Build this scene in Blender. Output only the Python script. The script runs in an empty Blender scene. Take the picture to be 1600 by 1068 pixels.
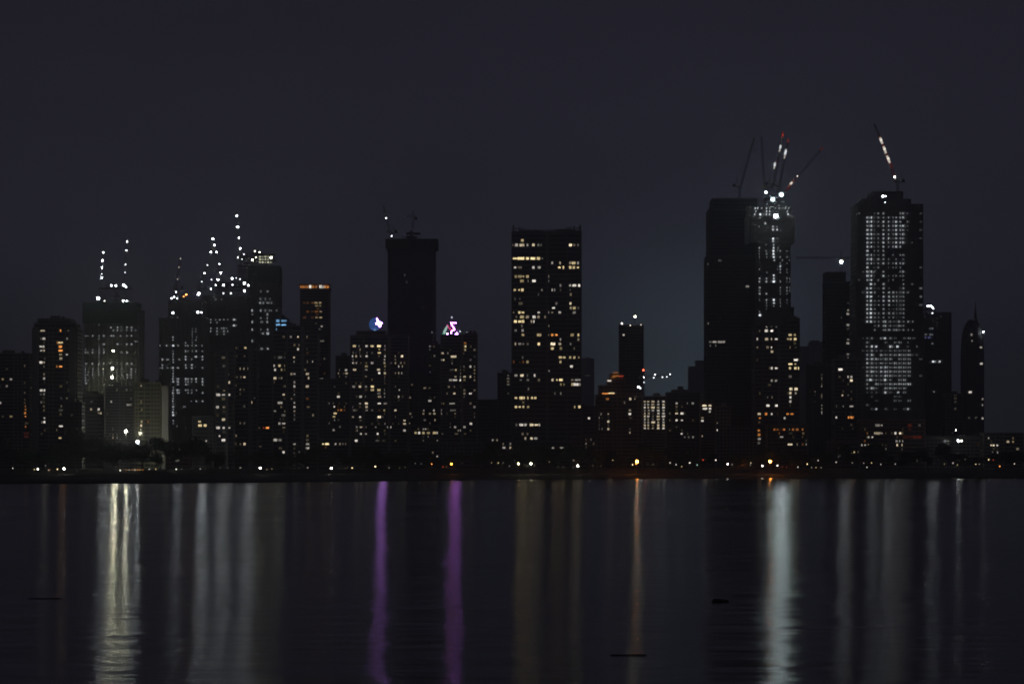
import bpy, math, random, re
from mathutils import Vector

random.seed(11)
S = bpy.context.scene
COL = S.collection
# The camera stands H metres above the water; FOC is its focal length in pixels of a 1600 px wide frame,
# HZ the row of the horizon.  Survey readings of the skyline are turned into metres at each tower's own distance D.
FOC, HZ, H = 4200.0, 737.0, 6.0
SHORE = 2520.0
def PX(px, D): return (px - 800.0) / FOC * D
def PZ(py, D): return H + (HZ - py) / FOC * D
def M1(D): return D / FOC                      # metres per pixel at distance D

# ------------------------------------------------------------------ materials
def new_mat(name):
    m = bpy.data.materials.new(name); m.use_nodes = True
    nt = m.node_tree; nt.nodes.clear()
    out = nt.nodes.new('ShaderNodeOutputMaterial')
    return m, nt, out

def surf(name, col, rough=0.8, var=0.25, scale=0.08, metal=0.0, spec=0.5, bump=0.0):
    m, nt, out = new_mat(name)
    b = nt.nodes.new('ShaderNodeBsdfPrincipled')
    tc = nt.nodes.new('ShaderNodeTexCoord')
    n = nt.nodes.new('ShaderNodeTexNoise'); n.inputs['Scale'].default_value = scale; n.inputs['Detail'].default_value = 6
    mp = nt.nodes.new('ShaderNodeMapping'); mp.inputs['Scale'].default_value = (1, 1, 0.35)
    nt.links.new(tc.outputs['Object'], mp.inputs['Vector']); nt.links.new(mp.outputs['Vector'], n.inputs['Vector'])
    r = nt.nodes.new('ShaderNodeValToRGB')
    r.color_ramp.elements[0].position = 0.3; r.color_ramp.elements[1].position = 0.7
    r.color_ramp.elements[0].color = (*[c * (1 - var) for c in col], 1)
    r.color_ramp.elements[1].color = (*[min(1, c * (1 + var)) for c in col], 1)
    nt.links.new(n.outputs['Fac'], r.inputs['Fac']); nt.links.new(r.outputs['Color'], b.inputs['Base Color'])
    b.inputs['Roughness'].default_value = rough; b.inputs['Metallic'].default_value = metal
    b.inputs['Specular IOR Level'].default_value = spec
    if bump:
        bp = nt.nodes.new('ShaderNodeBump'); bp.inputs['Strength'].default_value = bump; bp.inputs['Distance'].default_value = 0.3
        nt.links.new(n.outputs['Fac'], bp.inputs['Height']); nt.links.new(bp.outputs['Normal'], b.inputs['Normal'])
    nt.links.new(b.outputs[0], out.inputs['Surface'])
    return m

def emit(name, col, strength, vary=False):
    m, nt, out = new_mat(name)
    e = nt.nodes.new('ShaderNodeEmission'); e.inputs['Color'].default_value = (*col, 1)
    e.inputs['Strength'].default_value = strength
    if vary:    # curtains, furniture and half-lit rooms behind the pane: a different patch in every window
        tc = nt.nodes.new('ShaderNodeTexCoord'); oi = nt.nodes.new('ShaderNodeObjectInfo')
        ad = nt.nodes.new('ShaderNodeVectorMath'); ad.operation = 'ADD'
        mu = nt.nodes.new('ShaderNodeMath'); mu.operation = 'MULTIPLY'; mu.inputs[1].default_value = 37.0
        nt.links.new(oi.outputs['Random'], mu.inputs[0])
        nt.links.new(tc.outputs['Generated'], ad.inputs[0]); nt.links.new(mu.outputs[0], ad.inputs[1])
        n = nt.nodes.new('ShaderNodeTexNoise'); n.inputs['Scale'].default_value = 2.6; n.inputs['Detail'].default_value = 1
        nt.links.new(ad.outputs[0], n.inputs['Vector'])
        mr = nt.nodes.new('ShaderNodeMapRange'); mr.inputs['From Min'].default_value = 0.3; mr.inputs['From Max'].default_value = 0.7
        mr.inputs['To Min'].default_value = 0.45 * strength; mr.inputs['To Max'].default_value = 1.4 * strength
        nt.links.new(n.outputs['Fac'], mr.inputs['Value']); nt.links.new(mr.outputs['Result'], e.inputs['Strength'])
    nt.links.new(e.outputs[0], out.inputs['Surface'])
    return m

CONC = [surf('concrete_grey', (.30, .29, .28), .85), surf('concrete_warm', (.34, .31, .27), .85),
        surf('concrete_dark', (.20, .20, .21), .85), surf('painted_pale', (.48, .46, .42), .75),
        surf('painted_ochre', (.27, .26, .17), .8), surf('painted_rose', (.38, .25, .2), .8)]
GLASS = surf('dark_window_glass', (.03, .035, .045), .12, .2, .3)
STEEL = surf('crane_steel', (.25, .25, .26), .5, .2, .5, .6)
REDST = surf('crane_red_paint', (.45, .05, .04), .5, .15, .5)
WHST = surf('crane_white_paint', (.75, .74, .72), .5, .1, .5)
YELST = surf('crane_yellow_paint', (.55, .36, .05), .5, .15, .5)
NET = surf('safety_netting', (.06, .10, .08), .95, .3, .4)
POLE = surf('lamp_pole_paint', (.12, .12, .13), .5, .15, 1.0, .3)
LCOL = {'w': (1, .92, .80), 'y': (1, .78, .40), 'o': (1, .36, .08), 'c': (.25, .58, 1.0), 'r': (1, .12, .06),
        'b': (.4, .42, 1.0), 'k': (.88, .95, 1.0), 't': (.70, 1, .96), 'g': (.62, 1, .85), 'p': (.62, .22, 1.0), 'l': (.98, .97, .68), 'm': (1, .82, .55), 'd': (1, .28, .03)}
LVL = [0, .035, .06, .11, .19, .32, .50, .74, 1.02, 1.5]
_mc = {}
def lit(c, b):
    k = (c, b)
    if k not in _mc: _mc[k] = emit('lit_pane_%s_%d' % (c, b), LCOL[c], LVL[b] * WGAIN, True)
    return _mc[k]
WGAIN = 1.1
_lc = {}
def glowmat(c, s):
    k = (c, round(s, 2))
    if k not in _lc: _lc[k] = emit('lamp_or_boom_glow_%s_%g' % k, LCOL[c], s)
    return _lc[k]

# ------------------------------------------------------------------ mesh builder
class MB:
    def __init__(s): s.v = []; s.f = []; s.m = []
    def box(s, x0, x1, y0, y1, z0, z1, mi=0):
        if x1 <= x0 or y1 <= y0 or z1 <= z0: return
        n = len(s.v)
        s.v += [(x0, y0, z0), (x1, y0, z0), (x1, y1, z0), (x0, y1, z0), (x0, y0, z1), (x1, y0, z1), (x1, y1, z1), (x0, y1, z1)]
        s.f += [(n, n+3, n+2, n+1), (n+4, n+5, n+6, n+7), (n, n+1, n+5, n+4), (n+1, n+2, n+6, n+5), (n+2, n+3, n+7, n+6), (n+3, n, n+4, n+7)]
        s.m += [mi] * 6
    def bar(s, p, q, w, mi=0, w2=None):
        p, q = Vector(p), Vector(q); d = (q - p)
        if d.length < 1e-6: return
        d.normalize(); u = d.cross(Vector((0, 1, 0)))
        if u.length < .05: u = d.cross(Vector((1, 0, 0)))
        u.normalize(); t = d.cross(u); n = len(s.v); w2 = w if w2 is None else w2
        for c, ww in ((p, w), (q, w2)):
            for a, b in ((-1, -1), (1, -1), (1, 1), (-1, 1)): s.v.append(tuple(c + (u * a + t * b) * ww / 2))
        s.f += [(n, n+1, n+2, n+3), (n+7, n+6, n+5, n+4)] + [(n+(i+1) % 4, n+i, n+4+i, n+4+(i+1) % 4) for i in range(4)]
        s.m += [mi] * 6
    def lattice(s, p, q, w, mi=0, chord=.28, step=None, w2=None, stripes=None):
        p, q = Vector(p), Vector(q); d = q - p; L = d.length; d.normalize()
        u = d.cross(Vector((0, 1, 0))); u.normalize(); t = d.cross(u); w2 = w if w2 is None else w2
        n = max(2, int(L / (step or w * 1.3)))
        C = []
        for k in range(n + 1):
            c = p + d * L * k / n; ww = w + (w2 - w) * k / n
            C.append([c + (u * a + t * b) * ww / 2 for a, b in ((-1, -1), (1, -1), (1, 1), (-1, 1))])
        for k in range(n):
            m = mi if stripes is None else stripes[int(k * len(stripes) / n)]
            for j in range(4):
                s.bar(C[k][j], C[k+1][j], chord, m)
                s.bar(C[k][j], C[k+1][(j+1) % 4], chord * .6, m)
                s.bar(C[k+1][j], C[k+1][(j+1) % 4], chord * .6, m)
    def lathe(s, cx, cy, prof, seg=20, mi=0):
        n = len(s.v); R = len(prof)
        for r, z in prof:
            for k in range(seg):
                a = 2 * math.pi * k / seg; s.v.append((cx + r * math.cos(a), cy + r * math.sin(a), z))
        for i in range(R - 1):
            for k in range(seg):
                k2 = (k + 1) % seg
                s.f.append((n+i*seg+k, n+i*seg+k2, n+(i+1)*seg+k2, n+(i+1)*seg+k)); s.m.append(mi)
        s.f.append(tuple(n + k for k in range(seg))[::-1]); s.m.append(mi)
        s.f.append(tuple(n + (R-1)*seg + k for k in range(seg))); s.m.append(mi)
    def ball(s, c, r, mi=0, seg=8, rings=5, sz=1.0):
        prof = [(max(.02, r * math.sin(math.pi * i / rings)), c[2] - sz * r * math.cos(math.pi * i / rings)) for i in range(rings + 1)]
        s.lathe(c[0], c[1], prof, seg, mi)
    def build(s, name, mats, parent=None, smooth=False):
        me = bpy.data.meshes.new(name); off = parent_loc(parent)
        me.from_pydata([(a - off[0], b - off[1], c - off[2]) for a, b, c in s.v], [], s.f)
        for m in (mats if isinstance(mats, (list, tuple)) else [mats]): me.materials.append(m)
        me.polygons.foreach_set('material_index', s.m)
        if smooth: me.polygons.foreach_set('use_smooth', [True] * len(me.polygons))
        me.update()
        o = bpy.data.objects.new(name, me); COL.objects.link(o)
        if parent: o.parent = parent
        return o

def parent_loc(p):
    v = Vector((0, 0, 0))
    while p is not None:
        v = v + p.location; p = p.parent
    return v

def tag(o, label=None, cat=None, group=None, kind=None):
    if label: o['label'] = label
    if cat: o['category'] = cat
    if group: o['group'] = group
    if kind: o['kind'] = kind
    return o

def thing(name, label, cat, loc, group=None):
    o = bpy.data.objects.new(name, None); COL.objects.link(o); o.location = loc
    o.empty_display_size = 2
    return tag(o, label, cat, group)

# ------------------------------------------------------------------ lit windows and lamps
_lr = random.Random(77)
KLAMP = 2.1
_unit = {}
def unit_box(mat):
    if mat.name not in _unit:
        b = MB(); b.box(-.5, .5, -.5, .5, -.5, .5)
        me = bpy.data.meshes.new('pane'); me.from_pydata(b.v, [], b.f); me.materials.append(mat); _unit[mat.name] = me
    return _unit[mat.name]

VIEW = {1: (30, 300, 4.109), 2: (30, 540, 4.645), 3: (230, 300, 4.109), 4: (230, 540, 4.645), 5: (430, 400, 5.338), 6: (430, 570, 5.338),
        7: (570, 310, 4.645), 8: (620, 530, 4.45), 9: (780, 330, 4.647), 10: (780, 540, 4.644), 11: (900, 470, 3.562), 12: (1090, 190, 5.086),
        13: (1080, 390, 5.34), 14: (1080, 570, 5.34), 15: (1240, 180, 4.109), 16: (1240, 400, 5.34), 17: (1240, 570, 5.34),
        18: (1420, 440, 5.933), 19: (1420, 600, 5.933), 0: (0, 0, 1)}
TOK = re.compile(r'^(-?[\d]+)(?:\.(\d+))?([a-z])?(\d)?$')
def parse(wins):
    out = []
    for v, txt in wins:
        ox, oy, s = VIEW[v]
        for line in txt.replace('\n', ';').split(';'):
            line = line.strip()
            if not line: continue
            y, rest = line.split('|')
            for t in rest.split():
                m = TOK.match(t)
                if not m: raise ValueError(t)
                x, w, c, b = m.groups(); w = float(w or 18)
                out.append([ox + float(x) / s, oy + float(y) / s, w / s, c or 'w', int(b or 4)])
    return out

def fit(vals, lo, hi):
    best = None
    p = lo
    while p <= hi:
        for j in range(24):
            ph = p * j / 24
            c = sum((((v - ph) / p + .5) % 1 - .5) ** 2 for v in vals)
            if best is None or c < best[0]: best = (c, p, ph)
        p += .03
    return best[1], best[2]

def lamp(parent, name, px, py, D, r, strength, c='k', housing=True, bracket=None, shield=False):
    """A flood lamp: a dark housing with a yoke behind a domed lens."""
    x, z = PX(px, D), PZ(py, D); f = _lr.uniform(.46, .84); r *= f; strength *= 1.5 * (.72 / f) ** 1.6 * KLAMP * _lr.choice([.35, .7, 1, 1, 1.3])
    b = MB()
    if housing:
        if shield: b.box(x - r * 1.5, x + r * 1.5, D + r * .15, D + r * .4, z - r * 1.4, z + r * 1.4, 0)
        b.box(x - r * .8, x + r * .8, D + r * .55, D + r * 1.3, z - r * .7, z + r * .8, 0)
        b.bar((x, D + r, z - r * .6), (x, D + r, z - r * (bracket or 2.2)), r * .25, 0)
    b.ball((x, D, z), r * .7, 1, 8, 5)
    return b.build(name, [POLE, glowmat(c, strength)], parent, False)
HAZE, HANISO = 1.5e-4, 0.7
WBUMP, WR0, WR1, WANI, WROT = 0.065, 0.15, 0.18, .47, -0.5
SKY = [(.0200, .0198, .0292, 1), (.0205, .0198, .0315, 1), (.0168, .0160, .0258, 1), (.0100, .0097, .0134, 1)]
GLOWS = [(.072, .040, .045, (.052, .082, .094)), (.05, .12, .075, (.003, .0055, .0085))]
# ------------------------------------------------------------------ towers
BLD = []
def tower(label, tiers, D, dep=28, style='apt', fl=(5.0, 6.6), pitch=None, wall=0, wins=(), extra=(), name='apartment_tower', cat='tower',
          short=None, lights=None, roof=True, bay=4.2, balcony=(), screen=None, gz=9.0, glass=None, lname='window', hfac=.58, dimrooms=.6):
    """tiers: (left, right, top) readings from the ground up. Slab edges, piers and glazing stand in the wall mesh; every lit pane is a part."""
    xl = min(t[0] for t in tiers); xr = max(t[1] for t in tiers)
    root = thing(name, label, cat, (PX((xl + xr) / 2, D), D + dep / 2, gz))
    W = parse(wins) + list(extra)
    if style == 'frame':
        for q in W: q[3] = 'k' if q[3] == 'w' else q[3]; q[4] = min(9, q[4] + 1)
    r = random.Random(label)
    if style == 'apt' and len(W) > 8 and dimrooms:       # rooms with a dim lamp or drawn curtains, in the same window stacks
        base = list(W); y0, y1 = min(q[1] for q in W), max(q[1] for q in W)
        for _ in range(int(len(base) * dimrooms)):
            q = r.choice(base); W.append([q[0], r.uniform(y0, y1), q[2] * r.uniform(.6, 1), r.choice([q[3], 'w', 'y', 'y']), r.choice([1, 1, 2, 2, 3])])
    if style == 'apt':
        for q in W: q[3] = 'm' if q[3] == 'w' and r.random() < .42 else q[3]
    if len(W) >= 5 and pitch is None: pitch, ph = fit([w[1] for w in parse(wins) + list(extra)], *fl)
    else:
        pitch = pitch or sum(fl) / 2; ph = fit([w[1] for w in W], pitch, pitch)[1] if W else tiers[-1][2] + pitch * .6
    u = M1(D); fh = pitch * u
    mb = MB()
    frame = style == 'frame'
    rows = {}
    for x, y, w, c, b in W:
        k = round((y - ph) / pitch); rows.setdefault(k, []).append([x, w, c, b])
    occupied = [(PX(x - w / 2, D), PX(x + w / 2, D)) for x, y, w, c, b in W]
    zbot = gz - 1.5
    for ti, (x0, x1, yt) in enumerate(tiers):
        X0, X1, zt = PX(x0, D), PX(x1, D), PZ(yt, D)
        Y0, Y1 = D + ti * .6, D + dep - ti * .6
        ins = 0.4 if not frame else 2.6
        if style == 'plain': ins = 0
        mb.box(X0 + ins, X1 - ins, Y0 + ins, Y1 - ins, zbot, zt - .2, 1 if style in ('apt', 'curtain') else 0)
        kf = math.ceil((yt - ph) / pitch - .5) if True else 0
        z = PZ(ph + (kf + .5) * pitch, D)
        band = {'apt': .36, 'curtain': .16, 'frame': .13, 'plain': 0}[style] * fh
        if band:
            while z > zbot + .5:
                if z < zt - band: mb.box(X0, X1, Y0, Y1, z - band / 2, z + band / 2, 0)
                z -= fh
            mb.box(X0 - .15, X1 + .15, Y0 - .15, Y1 + .15, zt - .9, zt + .5, 0)         # roof edge
        # piers / columns
        pw = {'apt': .9, 'curtain': .3, 'frame': .8, 'plain': .5}[style]
        nb = max(2, int(round((X1 - X0) / bay)))
        for i in range(nb + 1):
            cx = X0 + .12 + pw / 2 + (X1 - X0 - pw - .24) * i / nb
            if 0 < i < nb and any(a - .2 < cx + pw / 2 and cx - pw / 2 < b_ + .2 for a, b_ in occupied): 
                if not frame: continue
            mb.box(cx - pw / 2, cx + pw / 2, Y0 + .12, Y0 + .12 + .7, zbot, zt - .5, 0)
            mb.box(cx - pw / 2, cx + pw / 2, Y1 - .82, Y1 - .12, zbot, zt - .5, 0)
        nd = max(2, int(round((Y1 - Y0) / bay)))
        for i in range(1, nd):
            cy = Y0 + (Y1 - Y0) * i / nd
            mb.box(X0 + .12, X0 + .8, cy - pw / 2, cy + pw / 2, zbot, zt - .5, 0); mb.box(X1 - .8, X1 - .12, cy - pw / 2, cy + pw / 2, zbot, zt - .5, 0)
        zbot = zt - .3
    mats = [CONC[wall] if isinstance(wall, int) else wall, glass or GLASS]
    mb.build('wall', mats, root)
    # projecting lift and stair shafts
    for (bx0, bx1) in balcony:
        b = MB(); b.box(PX(bx0, D), PX(bx1, D), D - 1.3, D + .3, gz - 1, PZ(tiers[0][2], D) - 1.2)
        b.build('lift_shaft', mats[0], root)
    # rooftop structures
    if roof:
        x0, x1, yt = tiers[-1]; zt = PZ(yt, D) + .5
        a, b_ = PX(x0, D), PX(x1, D); w = b_ - a
        m = MB(); rx = a + w * random.uniform(.2, .5); m.box(rx, rx + w * .28, D + dep * .35, D + dep * .7, zt, zt + random.uniform(2.5, 4)); m.build('lift_house', mats[0], root)
        m = MB(); tx = a + w * random.uniform(.6, .8); m.lathe(tx, D + dep * .5, [(1.6, zt), (1.6, zt + 2.4), (.4, zt + 2.9)], 10); m.build('water_tank', CONC[2], root)
        m = MB(); m.bar((a + w * .12, D + dep * .4, zt), (a + w * .12, D + dep * .4, zt + 6), .18); m.build('antenna', STEEL, root)
    if screen:
        b = MB(); sx0, sx1, sy0, sy1 = screen; a0, a1 = PX(sx0, D), PX(sx1, D)
        b.box(a0, a1, D - .9, D - .7, PZ(sy1, D), PZ(sy0, D)); b.box(a0, a1, D + dep + .7, D + dep + .9, PZ(sy1, D), PZ(sy0, D))
        b.box(a0, a0 + .2, D - .69, D + dep + .69, PZ(sy1, D), PZ(sy0, D)); b.box(a1 - .2, a1, D - .69, D + dep + .69, PZ(sy1, D), PZ(sy0, D))
        b.build('safety_screen', NET, root)
    # lit panes
    panes = []
    for k, lst in rows.items():
        lst.sort(); zc = PZ(ph + k * pitch, D); y_c = ph + k * pitch; last = -1e9
        ti = next((i for i, t in enumerate(tiers) if y_c > t[2] + 1), None)
        if ti is None: continue
        x0, x1, _ = tiers[ti]
        for x, w, c, b in lst:
            w = max(1.5, (w - .9) * r.uniform(.78, 1.12))
            a, e = max(x - w / 2, x0 + 1.0), min(x + w / 2, x1 - 1.0)
            a = max(a, last + .5)
            if e - a < .9: continue
            last = e; panes.append((a, e, zc, c, b, ti))
    panes.sort(key=lambda p: -(p[1] - p[0]) * LVL[p[4]])
    h = fh * hfac
    rest = MB(); rmats = []
    for i, (a, e, zc, c, b, ti) in enumerate(panes):
        m = lit(c, b); X0, X1 = PX(a, D), PX(e, D)
        yf = D + ti * .6 + (.4 if not frame else .9)
        if style == 'plain': yf = D + ti * .6
        hh = h * r.choice([1, 1, .92, .8, .62])
        if i < 100:
            o = bpy.data.objects.new(lname, unit_box(m)); COL.objects.link(o); o.parent = root
            o.location = Vector(((X0 + X1) / 2, yf - .05, zc)) - root.location
            o.scale = (X1 - X0, .18 if not frame else .5, hh)
        else:
            if m not in rmats: rmats.append(m)
            rest.box(X0, X1, yf - .14, yf + .04, zc - hh / 2, zc + hh / 2, rmats.index(m))
    if rest.v:
        o = rest.build(lname, rmats, root); o['kind'] = 'stuff'
    BLD.append((xl, xr, tiers[-1][2], D, short or label))
    for i, L in enumerate(lights or ()):
        px, py, r, s = L[:4]; c = L[4] if len(L) > 4 else 'k'
        lamp(root, 'floodlight', px, py, D - 3.2, r, s, c, shield=True)
    root['_D'] = D
    return root

def deck(root, x0, x1, y0, y1, D, dep, name='formwork_deck', seed=1, mat=None, gaps=.5):
    """Open scaffold of posts, ledgers and half-finished decks on top of a tower."""
    r = random.Random(seed); b = MB(); a0, a1 = PX(x0, D), PX(x1, D); z0, z1 = PZ(y1, D), PZ(y0, D)
    nx = max(3, int((a1 - a0) / 3.5)); nz = max(2, int((z1 - z0) / 3.5))
    hs = [z0 + (z1 - z0) * r.uniform(.45, 1) for _ in range(nx + 1)]
    for j in (0, 1):
        yy = D + 1 + j * (dep - 2)
        for i in range(nx + 1):
            X = a0 + (a1 - a0) * i / nx; b.bar((X, yy, z0 - 1), (X, yy, hs[i]), .35)
            for k in range(nz + 1):
                z = z0 + (z1 - z0) * k / nz
                if i < nx and z < min(hs[i], hs[i+1]): b.bar((X, yy, z), (a0 + (a1 - a0) * (i+1) / nx, yy, z), .3)
    for k in range(nz):
        z = z0 + (z1 - z0) * (k + .02) / nz
        i0 = r.randint(0, nx // 2); i1 = r.randint(nx // 2 + 1, nx)
        b.box(a0 + (a1 - a0) * i0 / nx, a0 + (a1 - a0) * i1 / nx, D + 2, D + dep - 2, z, z + .4)
        j = r.randint(i0, i1 - 1)
        b.box(a0 + (a1 - a0) * j / nx + .3, a0 + (a1 - a0) * (j+1) / nx - .3, D + 3, D + 6, z + .5, z + 2.6)
    return b.build(name, mat or CONC[0], root)

# ------------------------------------------------------------------ cranes
def luffing_crane(label, base, yroof, cab_y, tip, D, lights=(), stripes=None, w=2.2, mast_w=2.2, back=1, bars=()):
    x, zr, zc = PX(base, D), PZ(yroof, D), PZ(cab_y, D)
    root = thing('tower_crane', label, 'crane', (x, D, zr))
    b = MB(); b.lattice((x, D, zr), (x, D, zc), mast_w, 0, .3); b.build('mast', STEEL, root)
    b = MB(); b.box(x - 2.2, x + 2.2, D - 2, D + 2, zc, zc + .9); b.box(x + back * 2.3, x + back * 8.5, D - 1.3, D + 1.3, zc + .1, zc + .8); b.build('slewing_platform', STEEL, root)
    b = MB(); b.box(x + back * 6.0 - 1.4, x + back * 6.0 + 1.4, D - 1.6, D + 1.6, zc + .9, zc + 3.6); b.build('counterweight', CONC[2], root)
    b = MB(); b.box(x - 3.9, x - 2.3, D - 2.4, D - .6, zc + .1, zc + 2.4); b.build('cab', YELST, root)
    b = MB(); ax = x + back * 3.0; az = zc + 9
    b.bar((x + back * .5, D - 1, zc + .9), (ax, D, az), .4); b.bar((x + back * 5, D + 1, zc + .9), (ax, D, az), .4); b.build('a_frame', STEEL, root)
    p = Vector((x - back * 1.2, D, zc + 1.2)); q = Vector((PX(tip[0], D), D, PZ(tip[1], D)))
    b = MB()
    if stripes: b.lattice(p, q, w, 0, .34, None, w * .6, stripes); b.build('jib', [REDST, WHST, STEEL], root)
    else: b.lattice(p, q, w, 0, .3, None, w * .6); b.build('jib', STEEL, root)
    b = MB(); b.bar((ax, D, az), q, .14); b.build('pendant_rope', STEEL, root)
    b = MB(); zz = q.z - (q.z - zc) * .25; b.bar(q, (q.x, D, zz), .12); b.box(q.x - .5, q.x + .5, D - .4, D + .4, zz - 1.4, zz); b.build('hook_block', YELST, root)
    for L in lights: lamp(root, 'work_lamp', L[0], L[1], D - 1.8, L[2], L[3], L[4] if len(L) > 4 else 'k', True, 1.2)
    for x0, y0, x1, y1, c, s, th in bars:      # glowing bars put in for light falling on the painted boom
        b = MB(); b.bar((PX(x0, D), D - 1.7, PZ(y0, D)), (PX(x1, D), D - 1.7, PZ(y1, D)), th); b.build('boom_glow', glowmat(c, s), root)
    return root

def hammer_crane(label, mast, yroof, jib_y, tip, tail, D, lights=(), mast_w=2.4):
    x, zr, zj = PX(mast, D), PZ(yroof, D), PZ(jib_y, D)
    root = thing('tower_crane', label, 'crane', (x, D, zr))
    b = MB(); b.lattice((x, D, zr), (x, D, zj - 1), mast_w, 0, .3); b.build('mast', STEEL, root)
    b = MB(); s = 1 if PX(tip, D) > x else -1
    b.lattice((x + s * 1.3, D, zj), (PX(tip, D), D, zj), 1.6, 0, .26); b.build('jib', STEEL, root)
    b = MB(); b.lattice((x - s * 1.3, D, zj), (PX(tail, D), D, zj), 1.6, 0, .26); b.build('counter_jib', STEEL, root)
    b = MB(); t = PX(tail, D); b.box(t - 1.5, t + 1.5, D - 1.6, D + 1.6, zj - 4, zj - .9); b.build('counterweight', CONC[2], root)
    b = MB(); b.bar((x, D, zj - .9), (x, D, zj + 8), 1.3, 0, .4); b.build('tower_head', STEEL, root)
    b = MB(); b.bar((x, D, zj + 8), (PX(tip, D) * .75 + x * .25, D, zj + .9), .16); b.bar((x, D, zj + 8), (t, D, zj + .9), .16); b.build('tie_bar', STEEL, root)
    b = MB(); b.box(x + 1.4, x + 3, D - 2, D - .3, zj - 2.6, zj - .9); b.build('cab', YELST, root)
    for L in lights: lamp(root, 'work_lamp', L[0], L[1], D - 1.6, L[2], L[3], L[4] if len(L) > 4 else 'k', True, 1.2)
    return root
# ------------------------------------------------------------------ the skyline, from the left
T = tower
T('low apartment block with a column of orange windows beside the rounded apartment tower', [(-22, 47, 552)], 2700, wall=1, cat='building', name='apartment_block',
  wins=[(2, "140|40.16y2; 345|40.12w3; 410|45.14o5; 432|45.12o5; 455|45.16o5; 490|42.16o7; 520|45.14o7; 590|46.12o5; 632|60.20r1 40.14r2; 655|58.24r2 40.16r1;240|-60.20w5 -120.20y5;300|-90.20w4;420|-140.20w6;510|-60.24y4"),
        ], short='the orange windowed block')
T('dark apartment tower with rounded shoulders and warm orange upper windows', [(50, 121, 512), (53, 118, 505), (58, 110, 498)], 2680, dep=32, wall=0,
  balcony=[(52, 60), (108, 118)], wins=[(1, """880|150.30w6;900|265.14o8 315.12w3;945|158.20w6 307.14w4;958|97.10w3 115.10w3;968|265.30y8 245.8o6;985|97.14w5 140.22w7 160.12w7;1005|265.28o9
1020|143.16w6 160.12w6;1032|97.16w7;1043|265.24y5;1050|306.18w6"""), (2, """10|165.40w6 298.30o9;38|160.20w6 180.14w6;52|110.20w7;72|347.20w6;60|300.26y5;100|302.26w5;124|158.24w8 180.14w7;150|300.28o9 272.8o6
155|390.14w4;160|180.12w3;205|180.14w4;238|180.18w6;265|347.16w2;320|80.16w3 110.14w4 160.24w7 182.14w7;360|180.14w4;380|305.20w7 347.18w6;405|160.18w3;410|185.10w3;425|305.14w3;490|347.18w4
495|302.30w8;515|182.16w6;556|108.20w7 130.12w3 165.12w4 182.16w8;585|302.30w8;663|296.24y7""")], short='the round shouldered tower')
T('low pale block with upright ribs beside the foot of the rounded apartment tower', [(100, 128, 628)], 2660, dep=20, wall=2, cat='building', name='apartment_block', fl=(5, 5.8), short='the ribbed pale block', bay=2.4,
  wins=[(0, "648|112.4w1; 670|120.4w1")])
A = T('broad construction tower with rows of small white work lights and two lit cranes on top', [(131, 219, 482), (129, 211, 474)], 2950, dep=36, style='frame', name='construction_tower', fl=(3.8, 4.4),
  screen=(129, 214, 472, 505), bay=5, roof=False, lname='work_light', hfac=.55, short='the twin crane tower',
  wins=[(1, """870|590.20w4 628.14w5 655.12w4 690.14w4 718.16w4;885|605.12w3 628.14w5 655.12w4 690.12w3 718.14w4 745.14w3
923|425.14w3 440.12w3 472.14w4 512.12w3 540.16w4 590.14w4 605.12w4 652.16w4 690.14w4 718.16w4;958|745.14w4;972|508.10w3 540.20w4 630.16w5 655.12w3 690.14w4 718.18w5
1028|425.14w3 440.10w3 472.16w4 512.12w4 540.18w4 655.14w4 690.14w5 745.10w2;1012|425.14w2 472.14w3 512.12w3 540.14w3
800|512.8w2;818|512.8w2;836|512.8w3;853|512.8w3;940|512.8w3;990|512.8w3;1046|512.8w3"""),
  (2, """64|578.12w3;82|578.12w3;100|578.12w3;118|578.12w3;132|485.20w3 530.16w4 578.14w4 610.16w4 660.14w4 708.16w4 740.14w4 783.14w4 815.16w4;172|478.12w4 535.14w4 575.12w4 608.12w4 708.14w3 742.14w4 810.18w4 845.12w3
188|478.12w4 500.10w3 535.14w4 575.12w4 612.12w3 708.14w3 742.12w3 810.18w4 845.12w3;208|478.12w4 497.10w3 535.14w4 575.12w4 608.14w5 708.14w4 742.14w4 785.14w3 810.18w4
232|478.12w4 535.12w3 708.12w3 742.14w4 785.14w4 810.16w4;252|480.14w4 500.10w3;272|485.18w4;155|478.10w3 575.10w3 740.10w3""")],
  lights=[(153.6, 466, 2.2, 26), (174, 446, 1.5, 14), (181, 446, 1.7, 18), (193.5, 445.5, 2.1, 24), (197, 448, 1.4, 10), (192.6, 469.6, 1.6, 14), (198, 470, 1.3, 8), (163, 470, 1.2, 3, 'w'),
          (176.8, 548, 2.1, 75, 'l'), (175.6, 575, 2.2, 85, 'l'), (175.3, 589.5, 2.0, 75, 'l'), (174.3, 603.5, 2.0, 75, 'l'), (180.6, 603, 1.9, 60, 'l'), (183, 608, 2.1, 90, 'l')])
deck(A, 150, 205, 444, 473, 2950, 34, seed=3)
T('dark mid height block standing in front of the twin crane construction tower', [(127, 164, 616)], 2750, wall=2, cat='building', name='apartment_block', dep=24,
  wins=[(2, "405|525.20w2;462|522.20w5 577.20w7;488|577.12w5 592.14w6")], short='the dark block')
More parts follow.
